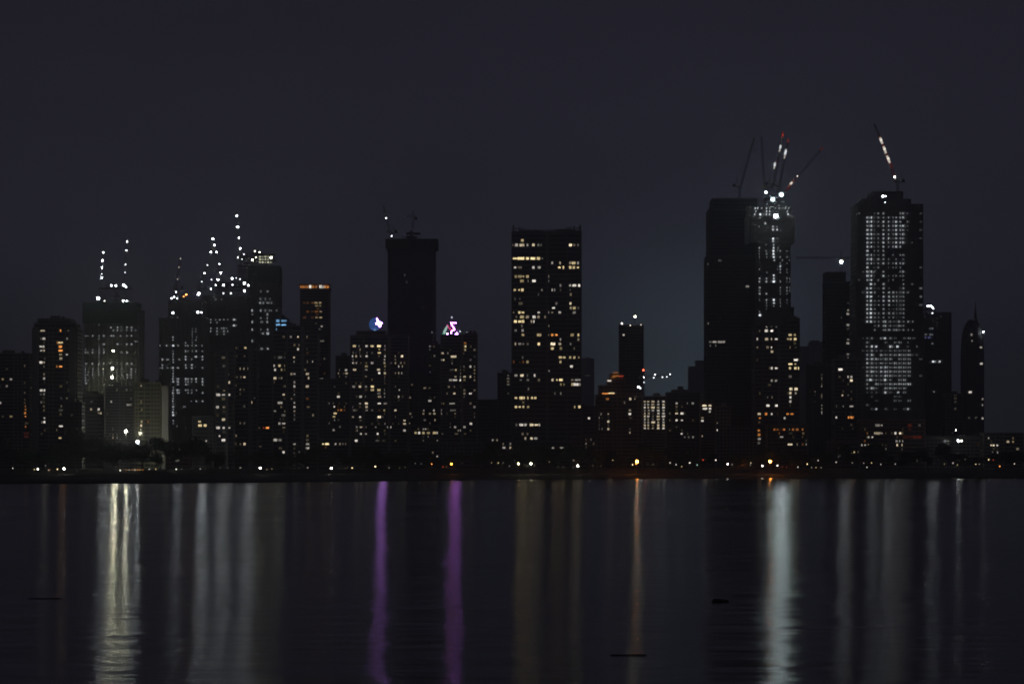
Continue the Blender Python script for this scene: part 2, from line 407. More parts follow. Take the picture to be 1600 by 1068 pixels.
T('dark block edged by one vertical line of small lights, right of the twin crane tower', [(162, 212, 603)], 2735, wall=2, cat='building', name='apartment_block', dep=24, fl=(4.2, 5),
  wins=[(2, """300|620.10w4;320|620.10w4;340|620.10w4;360|620.10w4;385|620.10w4;405|620.10w4;430|620.10w4;450|620.10w4;530|620.10w4;555|620.10w3;575|620.10w4;600|620.10w4;630|620.10w4;660|620.10w4
403|668.16w6;325|780.14w3 812.10w3;375|812.14w2;423|790.28w5 810.14w4;640|680.14w3 710.12w3;670|680.16w4 710.14w4 640.10w2;650|660.12w2""")], short='the line lit block')
T('pale yellowish floodlit apartment block with a grid of small dark windows', [(210, 251, 598), ], 2722, wall=4, cat='building', name='apartment_block', dep=22, fl=(5.6, 6.8), bay=3.2,
  wins=[(2, "290|885.18w5; 403|885.16y3; 460|890.14y4; 548|888.20y5 935.16o5; 580|885.18w7;410|935.12o2")], short='the floodlit block')
T('plain pale stair tower attached beside the floodlit yellowish block', [(252.5, 263, 602)], 2722, wall=3, cat='building', name='stair_tower', style='plain', dep=18, roof=False, short='the pale stair tower', bay=3)

B = T('construction tower dotted with white work lights, lower of the lit cluster beside it', [(248, 322, 497), (262, 318, 470)], 2980, dep=36, style='frame', name='construction_tower', fl=(3.8, 4.6), roof=False, bay=5, lname='work_light',
  short='the dotted construction tower', screen=None,
  wins=[(3, """808|160.14w4 193.12w4;870|290.12w2 312.10w2;890|290.12w3 312.10w2;910|290.12w3;930|165.12w4 290.10w2 315.10w2;950|165.14w4 312.10w3 290.10w2;965|245.12w3 290.10w3;984|80.12w4 125.14w4 165.20w7 197.14w3 245.14w4 262.12w4 290.16w3 315.16w4 350.14w4
1020|165.10w3 245.12w4 262.10w3 290.12w3 315.14w4 350.12w4;1055|165.12w3 245.14w5 312.16w6 352.14w5"""),
  (4, """40|278.14w4 298.12w4 330.14w4 355.12w4 400.16w4 188.10w4;62|188.10w4;75|278.12w4 355.18w5;88|278.14w5 400.16w5;100|110.16w5 147.16w5 188.12w4 232.14w4 278.14w5 322.14w3 400.16w5;120|188.10w4
140|110.14w4 147.12w3 278.12w4 325.18w5;160|92.14w3 110.12w4 147.14w4 183.20w5 222.20w4 280.12w4 325.20w4 400.18w3;180|188.10w4;200|188.10w4;220|188.10w4
240|183.16w5 222.20w4 278.16w5 298.14w5 322.14w4 355.16w5 400.14w5;262|188.14w5 222.20w4 278.14w4 298.12w5 322.12w3 355.12w4 400.14w5;280|222.20w3 280.14w4 298.12w4 400.14w4;300|188.10w4
320|188.12w4 218.16w5 232.10w4 278.14w4 298.14w4 322.12w3 358.14w4;342|183.18w5 218.14w4 230.12w4 298.14w4 322.12w3 402.14w4;362|188.10w4;382|188.10w4;400|183.14w5 320.12w3 358.14w5 400.16w5;420|188.10w4
440|185.18w6;462|188.10w4;490|183.16w7;512|188.16w7;535|188.10w4;560|188.8w3;580|215.8w3;450|270.20w3""")],
  lights=[(270.2, 488.6, 2.2, 26), (310.3, 459, 2.2, 28), (309, 487.5, 1.6, 12), (314.5, 488, 1.6, 12), (272, 464, 1.5, 10), (277, 466, 1.4, 9), (268, 466, 1.3, 7), (291, 460, 1.3, 6, 'o'), (287, 463, 1.1, 3, 'o'), (275, 456, 1.1, 4)])
deck(B, 262, 318, 462, 472, 2980, 30, seed=4)
C = T('wide dark construction tower top crowded with glaring work lamps', [(314, 388, 462)], 3040, dep=36, style='frame', name='construction_tower', fl=(4.0, 4.8), roof=False, bay=5, lname='work_light', short='the lamp crowned tower',
  wins=[(3, """817|390.14w3 405.14w5 440.12w3 465.20w3 490.20w3 515.14w3 560.20w6;835|390.14w4 405.12w4 450.20w2;864|560.22w6;875|387.20w4 405.16w5 450.20w3 485.24w3 510.16w3;893|405.12w5 450.20w3 490.24w3 515.12w3;908|450.20w2 490.20w2
690|440.14w2 480.14w2""")],
  lights=[(362.6, 435, 1.6, 9), (363.4, 444.8, 1.4, 7), (382, 442.5, 2.0, 20), (388, 445.5, 1.4, 8), (382, 454, 1.9, 16), (349.2, 445.3, 1.7, 12), (337, 445.3, 1.4, 5), (329.8, 451.4, 1.8, 12), (330.5, 437, 1.3, 5), (349, 458, 1.2, 3), (361, 458, 1.2, 3), (375, 436, 1.1, 2), (369, 434, 1.1, 2)])
deck(C, 328, 392, 436, 462, 3040, 34, seed=5)
Dk = T('tall dark construction tower with a yellow lit top deck', [(388, 437, 417)], 3100, dep=34, style='frame', name='construction_tower', fl=(5.4, 6.0), roof=False, bay=5, lname='work_light', short='the yellow topped tower', screen=(388, 437, 415, 440),
  wins=[(3, """640|730.14w2 770.20w3;683|728.20w2 760.16w2 790.14w2;718|725.16w4 745.14w3 775.24w3 795.14w3;752|672.14w5 730.20w4 760.14w3 790.20w3 830.12w2;788|675.12w3 770.14w4;807|730.14w3 770.12w3
825|735.20w3 770.14w4;840|675.14w5;880|675.14w5 730.12w2;905|740.20w4 773.18w5;885|773.14w4;965|675.14w4;1008|735.16w4 773.16w5""")],
  lights=[(398.4, 392.5, 1.6, 8, 'l'), (405.7, 393.7, 1.4, 5, 'l'), (394.3, 405.8, 1.9, 14, 'l'), (423.5, 402.2, 1.8, 14, 'l'), (381, 397.3, 1.4, 5), (378.5, 404.6, 1.3, 4), (372.4, 402.2, 1.9, 14), (400, 402, 1.2, 4, 'l')])
deck(Dk, 370, 400, 390, 440, 3096, 20, seed=6)
deck(Dk, 393, 428, 391, 416, 3100, 32, seed=7)
for i in range(5):    # glowing panels put in for the yellow lit area of the top deck
    for j in range(3):
        o = bpy.data.objects.new('work_light', unit_box(lit('l', [7, 5, 8, 6, 7][(i + 2 * j) % 5]))); COL.objects.link(o); o.parent = Dk
        o.location = Vector((PX(406 + i * 4.2, 3100), 3100 + 1.5, PZ(401 + j * 4.2, 3100))) - Dk.location; o.scale = (2.0, .5, 1.7)

T('dark narrow block capped by a blue lit glass bay of four panes', [(430, 450, 497)], 2890, dep=22, wall=2, cat='building', name='apartment_tower', short='the blue capped block', fl=(6.6, 7.4),
  wins=[(3, "833|838.30c7 878.34c6; 848|838.34c8 878.40c9; 880|838.34c8 878.40c8")])
T('slim dark apartment tower with short stacked rows of three white windows', [(336, 366, 548)], 2730, dep=26, wall=2, short='the three window tower', balcony=[(352, 357)],
  wins=[(4, """92|555.36w3;145|557.24w2;263|588.30w7;295|572.12w3;353|515.30w7 555.36w6 592.24w7;445|510.24w6 560.40w4;535|558.34w7;595|515.30w7 555.24w7 590.28w6;652|525.14w7;685|557.34w8""")])
T('dark apartment tower topped by one pair of yellow windows, beside the three window tower', [(366, 402, 536)], 2745, dep=26, wall=0, short='the yellow pair tower', balcony=[(388, 393)],
  wins=[(4, """15|712.20y7 745.28y8 645.16y2;42|632.10w3;165|675.12w5 702.12w5 735.18w4;230|650.20w2 680.12w3 705.18w7;318|675.14w4 705.18w5;380|742.28w8 778.10w2;410|747.32w7;560|675.14w3 705.12w3;652|645.14w4;710|635.12w3 675.12w3 706.20w7;680|740.14w2;770|740.14w2"""),
        (3, "970|600.10y2;1022|560.10w2;")])
T('low dark block with one glowing orange window, between two apartment towers', [(402, 426, 600)], 2765, dep=22, wall=1, cat='building', name='apartment_block', short='the orange window block', wins=[(4, "598|872.24o9 845.14r4 810.16w3; 720|820.24w2")])
T('broad dark apartment tower speckled with white windows left of the orange crowned tower', [(426, 497, 517), (432, 470, 509)], 2770, dep=30, wall=0, short='the white speckled tower', balcony=[(446, 450), (470, 475)],
  wins=[(4, """22|875.18w6;88|975.12w3 1000.18w7;147|920.18w6 960.24y7;178|928.18w7 975.14y5 1002.16w7;237|925.28w7 972.20w4;297|998.22w8;353|990.20w6;415|965.34w6;472|925.24w4;562|960.24w4 993.30w6;595|998.18w4;683|930.30w6 965.24w4;770|990.22w8"""),
  (5, """660|130.20w4 190.18w8 232.20w5 265.16w3;768|190.18w7;850|82.20w6 157.18w7;882|157.14w4 268.14w3 312.14w6;918|42.18w4;985|135.20w5 160.22w5 268.30w6;1020|50.20w4 268.34w7;1050|160.20w4"""),
  (6, """142|160.20w4;180|80.22w7 160.18w6 268.36w6;248|70.22w7 160.16w4;280|135.16w3 268.30o3;318|40.40w6 160.20w5;350|160.22w6 275.30y3;383|160.18w4;410|160.12w3 316.18w4;487|35.26w5 72.40w6;520|78.20w4;625|40.30w4
657|160.24w5 270.34w5;690|160.28w5 270.34w6;725|70.22w8 160.20w3 198.12w5 250.26y3;757|163.20w5""")])
E0 = T('slim tower under an orange lit crown with bands of warm windows', [(468.5, 514, 452)], 2980, dep=30, style='curtain', wall=5, short='the orange crowned tower', fl=(3.8, 4.6), bay=3,
  roof=False, wins=[(5, """390|240.20o2 270.30o2 310.24o3 340.30y5 375.30y5;412|345.30y5 375.20y4;462|270.30o3 310.24o2 345.30o4 380.26y4;512|245.30o2 310.30o2 345.30y5 380.26y6;565|340.14w2;580|388.22w5;702|345.28w4 390.40w3;850|355.40w3 410.14w3;905|370.30r1
975|358.20o3 410.14o2;1022|370.40w6 390.16w6;432|355.30o2;490|350.24o2;620|370.24w2;660|365.30o1;740|360.30w1;780|370.30o1"""), (6, "118|378.40w7; 212|385.14w3 425.12w3; 315|375.40y3; 340|355.20y4 385.26w5")])
b = MB(); D_ = 2980
b.box(PX(467, D_), PX(515.5, D_), D_ - .8, D_ + 31, PZ(452, D_) + .6, PZ(452, D_) + 1.4)
for i in range(11):
    x = PX(468 + i * 4.6, D_); b.box(x, x + .6, D_ - .4, D_ + .4, PZ(452, D_) + 1.4, PZ(444, D_)); b.box(x, x + .6, D_ + 29.6, D_ + 30.4, PZ(452, D_) + 1.4, PZ(444, D_))
b.box(PX(467, D_), PX(515.5, D_), D_ - .8, D_ + 31, PZ(444, D_), PZ(444, D_) + .7); b.bar((PX(485, D_), D_ + 3, PZ(444, D_)), (PX(485, D_), D_ + 3, PZ(437, D_)), .8)
b.build('crown_gallery', CONC[5], E0)
for x, w, l, c in ((469.5, 3, 6, 'o'), (473, 3, 8, 'o'), (477, 3, 7, 'o'), (480.5, 3, 6, 'o'), (484.5, 4, 9, 'w'), (489, 3.5, 6, 'o'), (494, 4, 5, 'o'), (500.5, 4, 9, 'w'), (505, 3, 8, 'w'), (508.5, 3, 8, 'o'), (512, 3, 7, 'o')):
    o = bpy.data.objects.new('crown_lamp', unit_box(lit(c, l))); COL.objects.link(o); o.parent = E0
    o.location = Vector((PX(x, D_), D_ + 1.5, PZ(448.2, D_))) - E0.location; o.scale = (w * .6, .6, 3.2 if l < 9 else 4.2)
T('low apartment block with few white windows right of the orange crowned tower', [(498, 548, 592), (524, 546, 556)], 2740, dep=22, wall=2, cat='building', name='apartment_block', short='the gap filling block',
  wins=[(5, "843|572.26w6;945|535.14w2 590.24w6;980|527.16w4 592.34w6"), (6, """258|527.28w7;318|450.14w3 485.12w3 592.28w5;343|493.16w8;372|525.16o5 550.20o6 578.10o4;402|500.30y8;433|490.26y6;460|495.14w4 535.16w6;487|450.14w3;518|540.20w3;543|487.24w5""")])
T('low shore front block with two glaring orange openings', [(496, 546, 686)], 2690, dep=16, wall=1, cat='building', name='low_building', short='the orange shop block', roof=False, fl=(5, 5.4),
  wins=[(6, "655|503.18w6 540.20w4 565.14w3 587.14w3; 660|400.20y9 432.40y9; 690|420.20o3")])
F0 = T('apartment tower with dense yellow windows and a blue disc sign on its roof', [(547, 638, 524), (556, 602, 517)], 2720, dep=32, wall=1, short='the blue sign tower', balcony=[(566, 570), (606, 610)],
  wins=[(5, """748|660.34y7 700.12w3 762.24w6 808.34y8 865.40y9 915.14w3 958.12w3;777|708.16w4 868.18y5 915.20w3 955.14w2;805|650.14w3 705.10w2 808.30w8 868.32y8;833|645.16w7 675.16w6 712.16w4 762.26w7 865.14y4 915.20w6 950.20w7 1000.14w4 1058.22w9
860|650.14w3 912.18w5 1003.16w3;892|648.18w6 675.14w6 760.26y5 808.30w5 912.20w5 968.24w5 1003.16w5 1048.16w4;915|760.28y5 915.20y4 1030.16w6 1060.12w5;945|662.30w7 760.26w4 862.30w7 915.14w3;972|868.22w9 915.26w6 950.14w5 1003.12w4 1030.14w5 1055.12w5;1000|757.24w3"""),
  (6, """180|655.30w4 707.22w7 755.24w4 810.28y9;210|810.30y6 865.30y6 912.14w3 950.24y5 1035.14w6;237|912.16w4 950.22w5;178|1003.18w6;266|712.28w6 745.30w3 870.30w5 912.14w4 1003.18w7 1030.20w6 1062.18w5;295|952.18w8;322|708.22w5 760.28w8 868.30w8 918.30w4
350|762.26w6;378|660.34w3 765.20w6 808.30w6 870.20o3 910.16y5 950.14y4 1003.26w7;406|912.24y7 950.16y4;435|648.24w5 708.24w7 868.36w9;448|1078.28w7;480|915.16w3 980.14w2 1030.16w4 1078.26w6;512|680.20w4 715.24w6 758.12w3 838.18w4 952.36w6;543|1078.26w6;551|675.30w5
570|855.20w8;585|715.22w6 757.22w5;620|675.26w8;640|850.30w2 900.14w2""")])
Eb = T('tall unlit construction tower, a plain black shaft behind the blue sign tower', [(605.5, 680, 380)], 3120, dep=40, style='frame', name='construction_tower', short='the black shaft tower', roof=False, bay=4.5, fl=(5.4, 5.8), screen=(602, 684, 373, 388), wall=2,
  wins=[(7, "565|290.12w1;600|305.10w1;790|420.12w1;970|488.10w3")], lights=[(612, 368.5, 1.3, 4)])
deck(Eb, 629, 656, 358, 380, 3124, 30, seed=8, mat=CONC[2])
deck(Eb, 603, 624, 370, 382, 3120, 30, seed=9, mat=CONC[2])
G = T('low dark block with scattered windows at the foot of the black shaft tower', [(634, 692, 596), (668, 691, 538)], 2765, dep=26, wall=2, cat='building', name='apartment_block', short='the scattered window block',
  wins=[(8, """45|230.16w4 258.14w5;75|230.16w7;120|262.14w3;187|188.14w3;236|230.16w2;272|92.36w8 188.20w4;312|105.20w2;335|195.20w4 228.18w2;413|80.44w4;427|230.22w6;490|75.14w4 188.14w4 258.18w6;515|90.26w4 185.16w4 230.20w4 262.18w5;560|265.14w5;578|85.14w5""")])
T('low podium with a bright strip of windows, below the scattered window block', [(640, 686, 665)], 2705, dep=16, wall=1, cat='building', name='low_building', short='the bright strip podium', roof=False, fl=(5.4, 6),
  wins=[(8, "620|185.12w5 200.14w6 218.14w6 150.20w1; 652|130.20y6 155.20w8 185.24y6 220.30y5 262.30y6 280.14w6; 695|282.14w4")])
F1 = T('apartment tower under a rooftop sign of pink and green lights', [(688, 746, 523), (727, 745, 520)], 2715, dep=32, wall=0, short='the pink sign tower', balcony=[(720, 724)],
  wins=[(8, """30|475.24o5;50|475.24y8;70|475.20y5 540.20w3;98|310.38w6 355.12w4 460.20y4;120|395.44w7 540.18w4;142|305.18w7 325.16w8;165|385.14w3;187|465.16w3 512.16w7 540.14w3;212|395.50y6 445.14w4 540.14y4;236|297.18w6 445.12w4 540.14y4
258|408.20w5 445.14w5 470.24w6 512.16w7 540.14y4;283|375.30w5 405.34w7 443.14w9 470.24w7 540.14w4;328|362.20w4;348|468.22w3;355|540.20w3;374|350.12w3 400.20w7 470.24w4 512.24w8;420|460.12w2;443|385.44w5 305.18w4 512.16w3;470|540.18w4
490|390.44w3 305.20w5;515|305.20w5;562|302.24w7;588|515.20w7;610|405.18w5 468.24w5 372.12w3;632|428.14w4 445.14w5 515.16w3;650|415.30w2""")])
T('low flat far block behind the gap left of the yellow banded tower', [(744, 780, 624)], 3300, dep=20, wall=0, cat='building', name='low_building', style='curtain', short='the far flat block', fl=(5, 6), roof=False)
T('narrow dark block pressed against the left side of the yellow banded tower', [(777, 800, 583)], 2850, dep=26, wall=2, cat='building', name='apartment_block', short='the narrow dark block', fl=(4.6, 5.4),
  wins=[(10, "217|65.24w3;233|65.24w3;258|65.24w3;282|65.22w3;345|65.16w2"), (8, "358|678.16w2;415|682.14w3")])
Hh = T('tall dark apartment tower with bands of bright yellow windows and a spiky parapet', [(799, 909, 362)], 2700, dimrooms=0, dep=40, wall=2, short='the yellow banded tower', fl=(6.3, 7.2), roof=False, balcony=[(853, 857)], bay=4.6,
  wins=[(9, """215|168.26y6;243|97.14w4 125.30w6 165.36w7 205.18w5 248.24w8 285.20w4 305.14w3 518.26w9 545.20w3 572.14w3;343|115.34y9 150.36y9 175.20y9 205.28y9 245.36y9 285.30y8 313.10w4;373|385.14w6 442.16w6 515.20w5 540.30y7 572.20w5
407|115.22w7 150.30w3 248.22w7 290.26w6 437.22y9 466.16y8 515.20y8 542.24y7 572.20y8;473|120.24y5 150.30y5 175.16y6 205.24y6 358.10w5;505|165.30y5 210.10w3 252.26w9 358.10w4;540|345.8w2 445.16w4 515.20w6 545.30w8 580.20w9
573|92.10w4 113.18y7 145.16y7 168.20y8 310.14w4 350.8w3 385.14w6 402.14w4 445.12w2 515.14w3;602|285.12w2 520.18w5;636|115.14w2 150.12w2;668|155.34w2 415.18w4 518.18w8;700|350.10w4 395.26w8 520.20w5 545.24y6 575.14w4
733|105.14w3 147.24y8 172.24y8 287.24w7 358.10w5 385.20w4 440.24w6 545.30w4;765|125.14w3 165.40y6 205.24w5 253.28w8 285.22w5 335.20w4;800|118.24y9 150.28y9 173.20y8 235.16w5 252.10w8;838|165.16w3 358.10w5;865|120.20w3 170.24w5
900|172.22y6 290.36y6 385.22o8 415.24o9 358.8w4 530.30y5 575.20y7;930|445.16w5 575.18w4;963|118.16w5 150.30w4 175.14w4 207.18w3 287.24y9 390.34w9 440.20w6 518.14w3 350.10w4;995|387.20y5 448.24y4 545.14w2;1055|170.14w3 445.26y7 473.20y7 515.20y6 545.24y6 578.14y5"""),
  (10, """15|385.24y7;85|170.20w3 445.24y8 472.24y7 517.16w5 550.24y6 582.16y6;120|105.16o3 150.12o2 175.14o4 205.20y5 445.22y6;150|525.26w8;185|362.10w4;217|122.24w5 165.32w8 205.12w4 257.16w7
245|157.20w3 208.24w4 288.24w3 387.18w8 420.16y7 448.30y9 530.20w4 570.44w5;283|448.14y5 470.16y4 530.20y6 557.44w8 585.14w5;315|212.14w4;340|447.14w4 405.12w3;383|122.22y8 160.30y8 180.16y8 208.16y7 238.18y8 262.18y8;413|175.20y3;447|122.20y8 150.20y8 175.20y7 210.24y5
437|548.14y6 582.24y8;575|125.20w3 160.30w8 190.24w6 235.30w8 270.36w8 292.14w6;643|170.20w3 205.20w3;670|190.20w5 235.26w8 265.26w5""")])
D_ = 2700; b = MB()
for i in range(23):
    x = PX(801 + i * 4.75, D_); hh = [10, 6, 7, 5, 4, 5, 3, 4, 3, 4, 3, 3, 4, 3, 4, 3, 4, 5, 7, 6, 9, 6, 11][i] * .62
    for yy in (D_ + .6, D_ + 38.8): b.box(x, x + (1.4 if hh > 4 else .8), yy, yy + .6, PZ(362, D_) + .5, PZ(362, D_) + .5 + hh)
for x0, x1, yt in ((800, 822, 357), (885, 909, 355), (822, 885, 359.5)):
    for yy in (D_ + .75, D_ + 38.95): b.box(PX(x0, D_), PX(x1, D_), yy, yy + .3, PZ(yt, D_) - .4, PZ(yt, D_) + .2)
b.box(PX(812, D_), PX(846, D_), D_ + 10, D_ + 30, PZ(362, D_) + .5, PZ(358, D_)); b.box(PX(868, D_), PX(900, D_), D_ + 10, D_ + 30, PZ(362, D_) + .5, PZ(356.5, D_))
b.build('parapet_frame', CONC[2], Hh)
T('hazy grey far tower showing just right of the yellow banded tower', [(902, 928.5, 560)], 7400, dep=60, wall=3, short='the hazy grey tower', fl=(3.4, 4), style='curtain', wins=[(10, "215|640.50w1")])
T('black podium block with a few lit rooms, right of the yellow banded tower', [(858, 936, 634)], 2735, dep=24, wall=2, cat='building', name='apartment_block', short='the black podium block', fl=(5.4, 6.4),
  wins=[(10, "595|402.16w8;580|500.14w4 523.18w7;610|467.12w4 530.20w6 567.20w7;525|652.20w8;545|388.20w2;680|630.16w3;710|630.18w4")])
T('low waterfront block with two columns of dim windows, right of a bright white lamp', [(893, 940, 682)], 2680, dep=16, wall=0, cat='building', name='low_building', short='the dim column block', roof=False,
  wins=[(10, "680|630.16w3 665.14w2;710|630.18w4 685.16w2;797|630.14w4 695.16w2;827|540.14w5 630.16w5 695.16w3")])
K0 = T('stepped hotel like block with orange lit roof ledges', [(931, 1004, 617), (936, 1003, 602), (949, 978, 592), (953, 975, 584)], 2750, dep=30, wall=5, cat='building', name='apartment_block', short='the orange ledged block', fl=(5.2, 6.4), roof=False,
  wins=[(11, """545|175.20o5 302.18w7 328.12w4;628|140.12w3 180.12w5;650|128.10w4 180.12w5;670|128.10w5 180.14w7;690|115.10w5 128.10w5 180.18w8;710|110.12w4 128.10w4 145.8w3 180.14w6;607|300.14w5;628|300.18w8;715|300.16w8;735|300.12w5;562|270.10w3""")],
  lights=[(997.3, 604, 2.0, 7, 'k'), (1000.5, 606, 1.4, 4, 'k')])
for x0, x1, yy, c, l in ((941, 951, 614.5, 'o', 9), (951, 960, 614, 'y', 9), (949, 955, 594.5, 'w', 9), (957, 967, 587, 'o', 6), (967, 974, 587.5, 'r', 6), (955, 962, 589, 'o', 5), (958, 966, 582, 'o', 5)):
    o = bpy.data.objects.new('ledge_light', unit_box(lit(c, l))); COL.objects.link(o); o.parent = K0
    o.location = Vector((PX((x0 + x1) / 2, 2750), 2750 - .4, PZ(yy, 2750))) - K0.location; o.scale = ((x1 - x0) * .65, .3, .9)
I0 = T('slim dark tower with one bright lamp at the very top', [(968, 1006, 508)], 3150, dep=30, wall=0, style='curtain', short='the single lamp tower', fl=(4.6, 5.4), wins=[(11, "188|265.14w7; 545|250.0w1")], roof=False,
  lights=[(971.5, 505, 1.5, 6, 'w'), (985, 508, 1.1, 2, 'w'), (1001.5, 507, 1.2, 2.5, 'w'), (992, 494.5, 2.4, 22, 'l')])
b = MB(); b.lattice((PX(992, 3150), 3154, PZ(508, 3150)), (PX(992, 3150), 3154, PZ(487, 3150)), 1.5, 0, .3); b.bar((PX(992, 3150), 3154, PZ(497, 3150)), (PX(992, 3150), 3148.5, PZ(496.5, 3150)), .5)
b.build('roof_mast', STEEL, I0)
T('squat office block with a full grid of white lit windows', [(1003, 1041, 619)], 2740, dimrooms=0, dep=22, wall=3, cat='building', name='office_block', short='the white grid office', pitch=4.62, bay=2.8, hfac=.66,
  wins=[(11, """560|383.14w6 402.14w6 428.20w6 458.16w5 487.18w7;576|383.14w5 402.14w5 428.20w5 458.14w5 487.18w7;592|383.14w7 402.14w6 428.24w7 458.18w6 487.18w7;609|383.12w5 405.12w5 428.18w5 458.16w6 487.16w6;625|383.12w6 405.14w5 428.14w2 458.18w7 487.16w7
642|383.14w7 402.14w6 428.14w3 458.18w7 487.18w7;658|383.12w6 402.10w5 428.14w3 458.18w6 487.16w6;675|383.12w5 402.14w5 430.22w7 458.14w6 487.16w5;691|383.14w7 402.12w6 428.14w3 458.14w7 487.18w7;707|383.12w7 402.12w6 428.14w5 458.16w7 487.16w7""")])
T('dark block with pairs of lit windows beside the white grid office', [(1042, 1094, 613), (1051, 1075, 609)], 2755, dep=24, wall=2, cat='building', name='apartment_block', short='the paired window block',
  wins=[(11, """568|560.14w6 620.10w3 650.14w5;628|522.10w3 560.18w8 590.18w8;663|522.8w3 560.16w8 590.18w7;740|588.14w7 622.10w4;755|605.8w4 628.10w4 652.14w4;700|560.14w1""")])
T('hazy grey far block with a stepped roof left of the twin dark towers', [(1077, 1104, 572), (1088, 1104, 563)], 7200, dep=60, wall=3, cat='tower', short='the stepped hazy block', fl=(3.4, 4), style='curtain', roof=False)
T('small reddish block with bright top floor windows left of the tall dark tower', [(1094, 1118, 629)], 2735, dep=20, wall=5, cat='building', name='apartment_block', short='the reddish block', fl=(4.4, 5.4),
  wins=[(14, "340|110.44w9 157.30w8;363|115.40w8 157.28w8;390|155.22w6;437|92.28w4;462|92.30w7;595|92.16w5")])
T('plain dull block with a lit window pair, at the foot of the tall dark tower', [(1118.5, 1142, 634)], 2745, dep=20, wall=3, cat='building', name='apartment_block', short='the dull block', fl=(5, 6),
  wins=[(14, "390|200.30w8;490|212.22w5;540|205.34w8")])
T('low flat shed behind the trees below the tall dark tower', [(1140, 1184, 668)], 2730, dep=20, wall=0, cat='building', name='low_building', short='the flat shed', roof=False, fl=(5, 6))
J = T('tall nearly unlit dark tower tapering a little towards its flat roof', [(1104, 1186, 400), (1107.5, 1185, 327), (1113, 1184, 310)], 2960, dep=44, style='curtain', wall=2, short='the tall dark tower', roof=False, fl=(5.0, 5.8), bay=3.6,
  wins=[(13, "88|240.40w2;305|470.40w5;773|160.30w4 195.40w6 240.40w5 270.30w5;795|160.16w3 205.14w3;120|140.10w3;620|142.12w4"), (12, "920|380.16w1")])
Kk = T('construction tower with a dotted white crown and lamp strings, beside the tall dark tower', [(1184.5, 1241, 480), (1184.5, 1236, 378), (1168, 1243, 338), (1170, 1238, 322)], 2890, dep=40, style='frame', name='construction_tower', short='the dotted crown tower',
  roof=False, fl=(4.4, 5.2), pitch=6.45 / 1.35, bay=5, lname='work_light',
  wins=[(12, """685|460.20w5 480.14w6 510.14w5 550.14w6 575.14w5 620.14w5 650.14w5 675.14w6 700.12w5 725.14w5;708|465.14w6 550.14w6 575.12w6 600.12w5 640.14w3 715.14w7;738|400.20w3 455.16w6 500.18w8 525.14w6 548.14w6 575.14w6 720.18w7 745.12w3;755|500.14w5
800|540.20w6;825|600.18w5 630.16w4;858|600.18w7 630.22w7;830|490.10w3;925|602.18w8 640.12w2;955|600.18w8 490.8w3;968|605.12w5 545.16w2;993|490.14w5 605.16w7 640.14w3;1025|490.12w4 545.20w2 603.18w8;1055|490.12w4 550.16w3 603.20w8"""),
  (13, """8|568.14w4 630.18w3 687.22w8;42|570.18w6 635.16w3 688.22w8;72|570.10w2 635.16w3 690.20w8;90|695.14w5;135|745.18w6;165|570.14w3 745.14w4;180|635.14w3;205|690.16w7;237|570.18w5 630.18w4 690.16w6;270|570.16w5 630.24w4 690.22w8 745.16w3
305|572.18w5 745.14w3;338|570.14w3 745.10w2;375|572.18w5 630.20w4 745.10w2;410|572.10w2 630.20w4 690.20w8 745.10w2;440|630.14w3 692.16w7;515|572.14w3;545|573.24w8;240|800.14w3 825.12w3;272|800.14w2 825.12w2;305|800.14w3 825.12w3;340|800.14w3 825.12w3;375|800.14w2;20|745.20w3 800.20w2 720.12w2;52|745.20w3 800.20w2;88|760.20w3 820.12w2;120|800.14w2 745.14w3;150|720.10w2 800.14w2;200|745.14w3 800.14w2;410|800.14w2;440|745.14w2 800.12w2;470|630.14w2 690.14w3 745.12w2;500|630.14w2""")],
  lights=[(1197, 300.5, 2.7, 44, 't'), (1207.6, 311.5, 2.8, 44, 't'), (1221, 304, 2.5, 42, 't'), (1212.5, 337.5, 3.0, 60, 'k')])
deck(Kk, 1185, 1228, 302, 322, 2890, 36, seed=12)
L0 = T('apartment tower with bright yellow windows standing before the dotted crown tower', [(1178, 1250, 508), (1230, 1250, 497)], 2740, dimrooms=.2, dep=30, wall=2, short='the yellow windowed tower', fl=(5.8, 7), balcony=[(1215, 1219)],
  wins=[(13, """628|668.14w3 710.16w3;638|630.14w5;668|572.16w3 627.28w8 673.30w9;712|825.36y7 865.24y6;745|552.18w6 630.36w6 670.14w7 710.28w8 808.24y6 830.24y7 868.24y8;815|552.20w4 638.24w4 670.14w8 826.20w4;850|675.26w6;920|873.36w9;935|900.12w4
958|828.36y9 870.20y6;990|672.22w7 710.26w8 825.24y7 870.26y8 895.14y9;1058|828.30w4"""),
  (14, """97|825.30w3;132|672.22w5 708.22w5;160|655.30y2;208|832.30w8 875.34w9;238|828.26w7 872.20w5;272|638.12w3 675.12w3 828.26w8;308|828.26w6;340|640.30w8 713.36w9;405|568.30w7 625.24o7 672.20w7 722.14o4 805.24o7 840.30o7;440|573.18o7
452|780.18w6;540|560.36o6;575|562.40o6;608|562.44w5;640|562.34w3""")])
T('low podium with a row of orange windows at the foot of the yellow windowed tower', [(1198, 1262, 664)], 2705, dep=18, wall=1, cat='building', name='low_building', short='the orange row podium', roof=False, fl=(5.6, 6.6),
  wins=[(14, "537|695.20o5 720.20o4 745.20o5 775.24o6 820.24o5 850.20o5 885.24o5 930.20o5;570|735.14o4 820.16o4 935.20y3;588|755.30w6;662|825.50w8 885.12w4 965.30w4")])
T('hazy far block filling the gap right of the yellow windowed tower, lower of two', [(1248, 1265, 541)], 7000, dep=60, wall=0, cat='tower', short='the lower gap block', style='curtain', fl=(3.4, 4), roof=False)
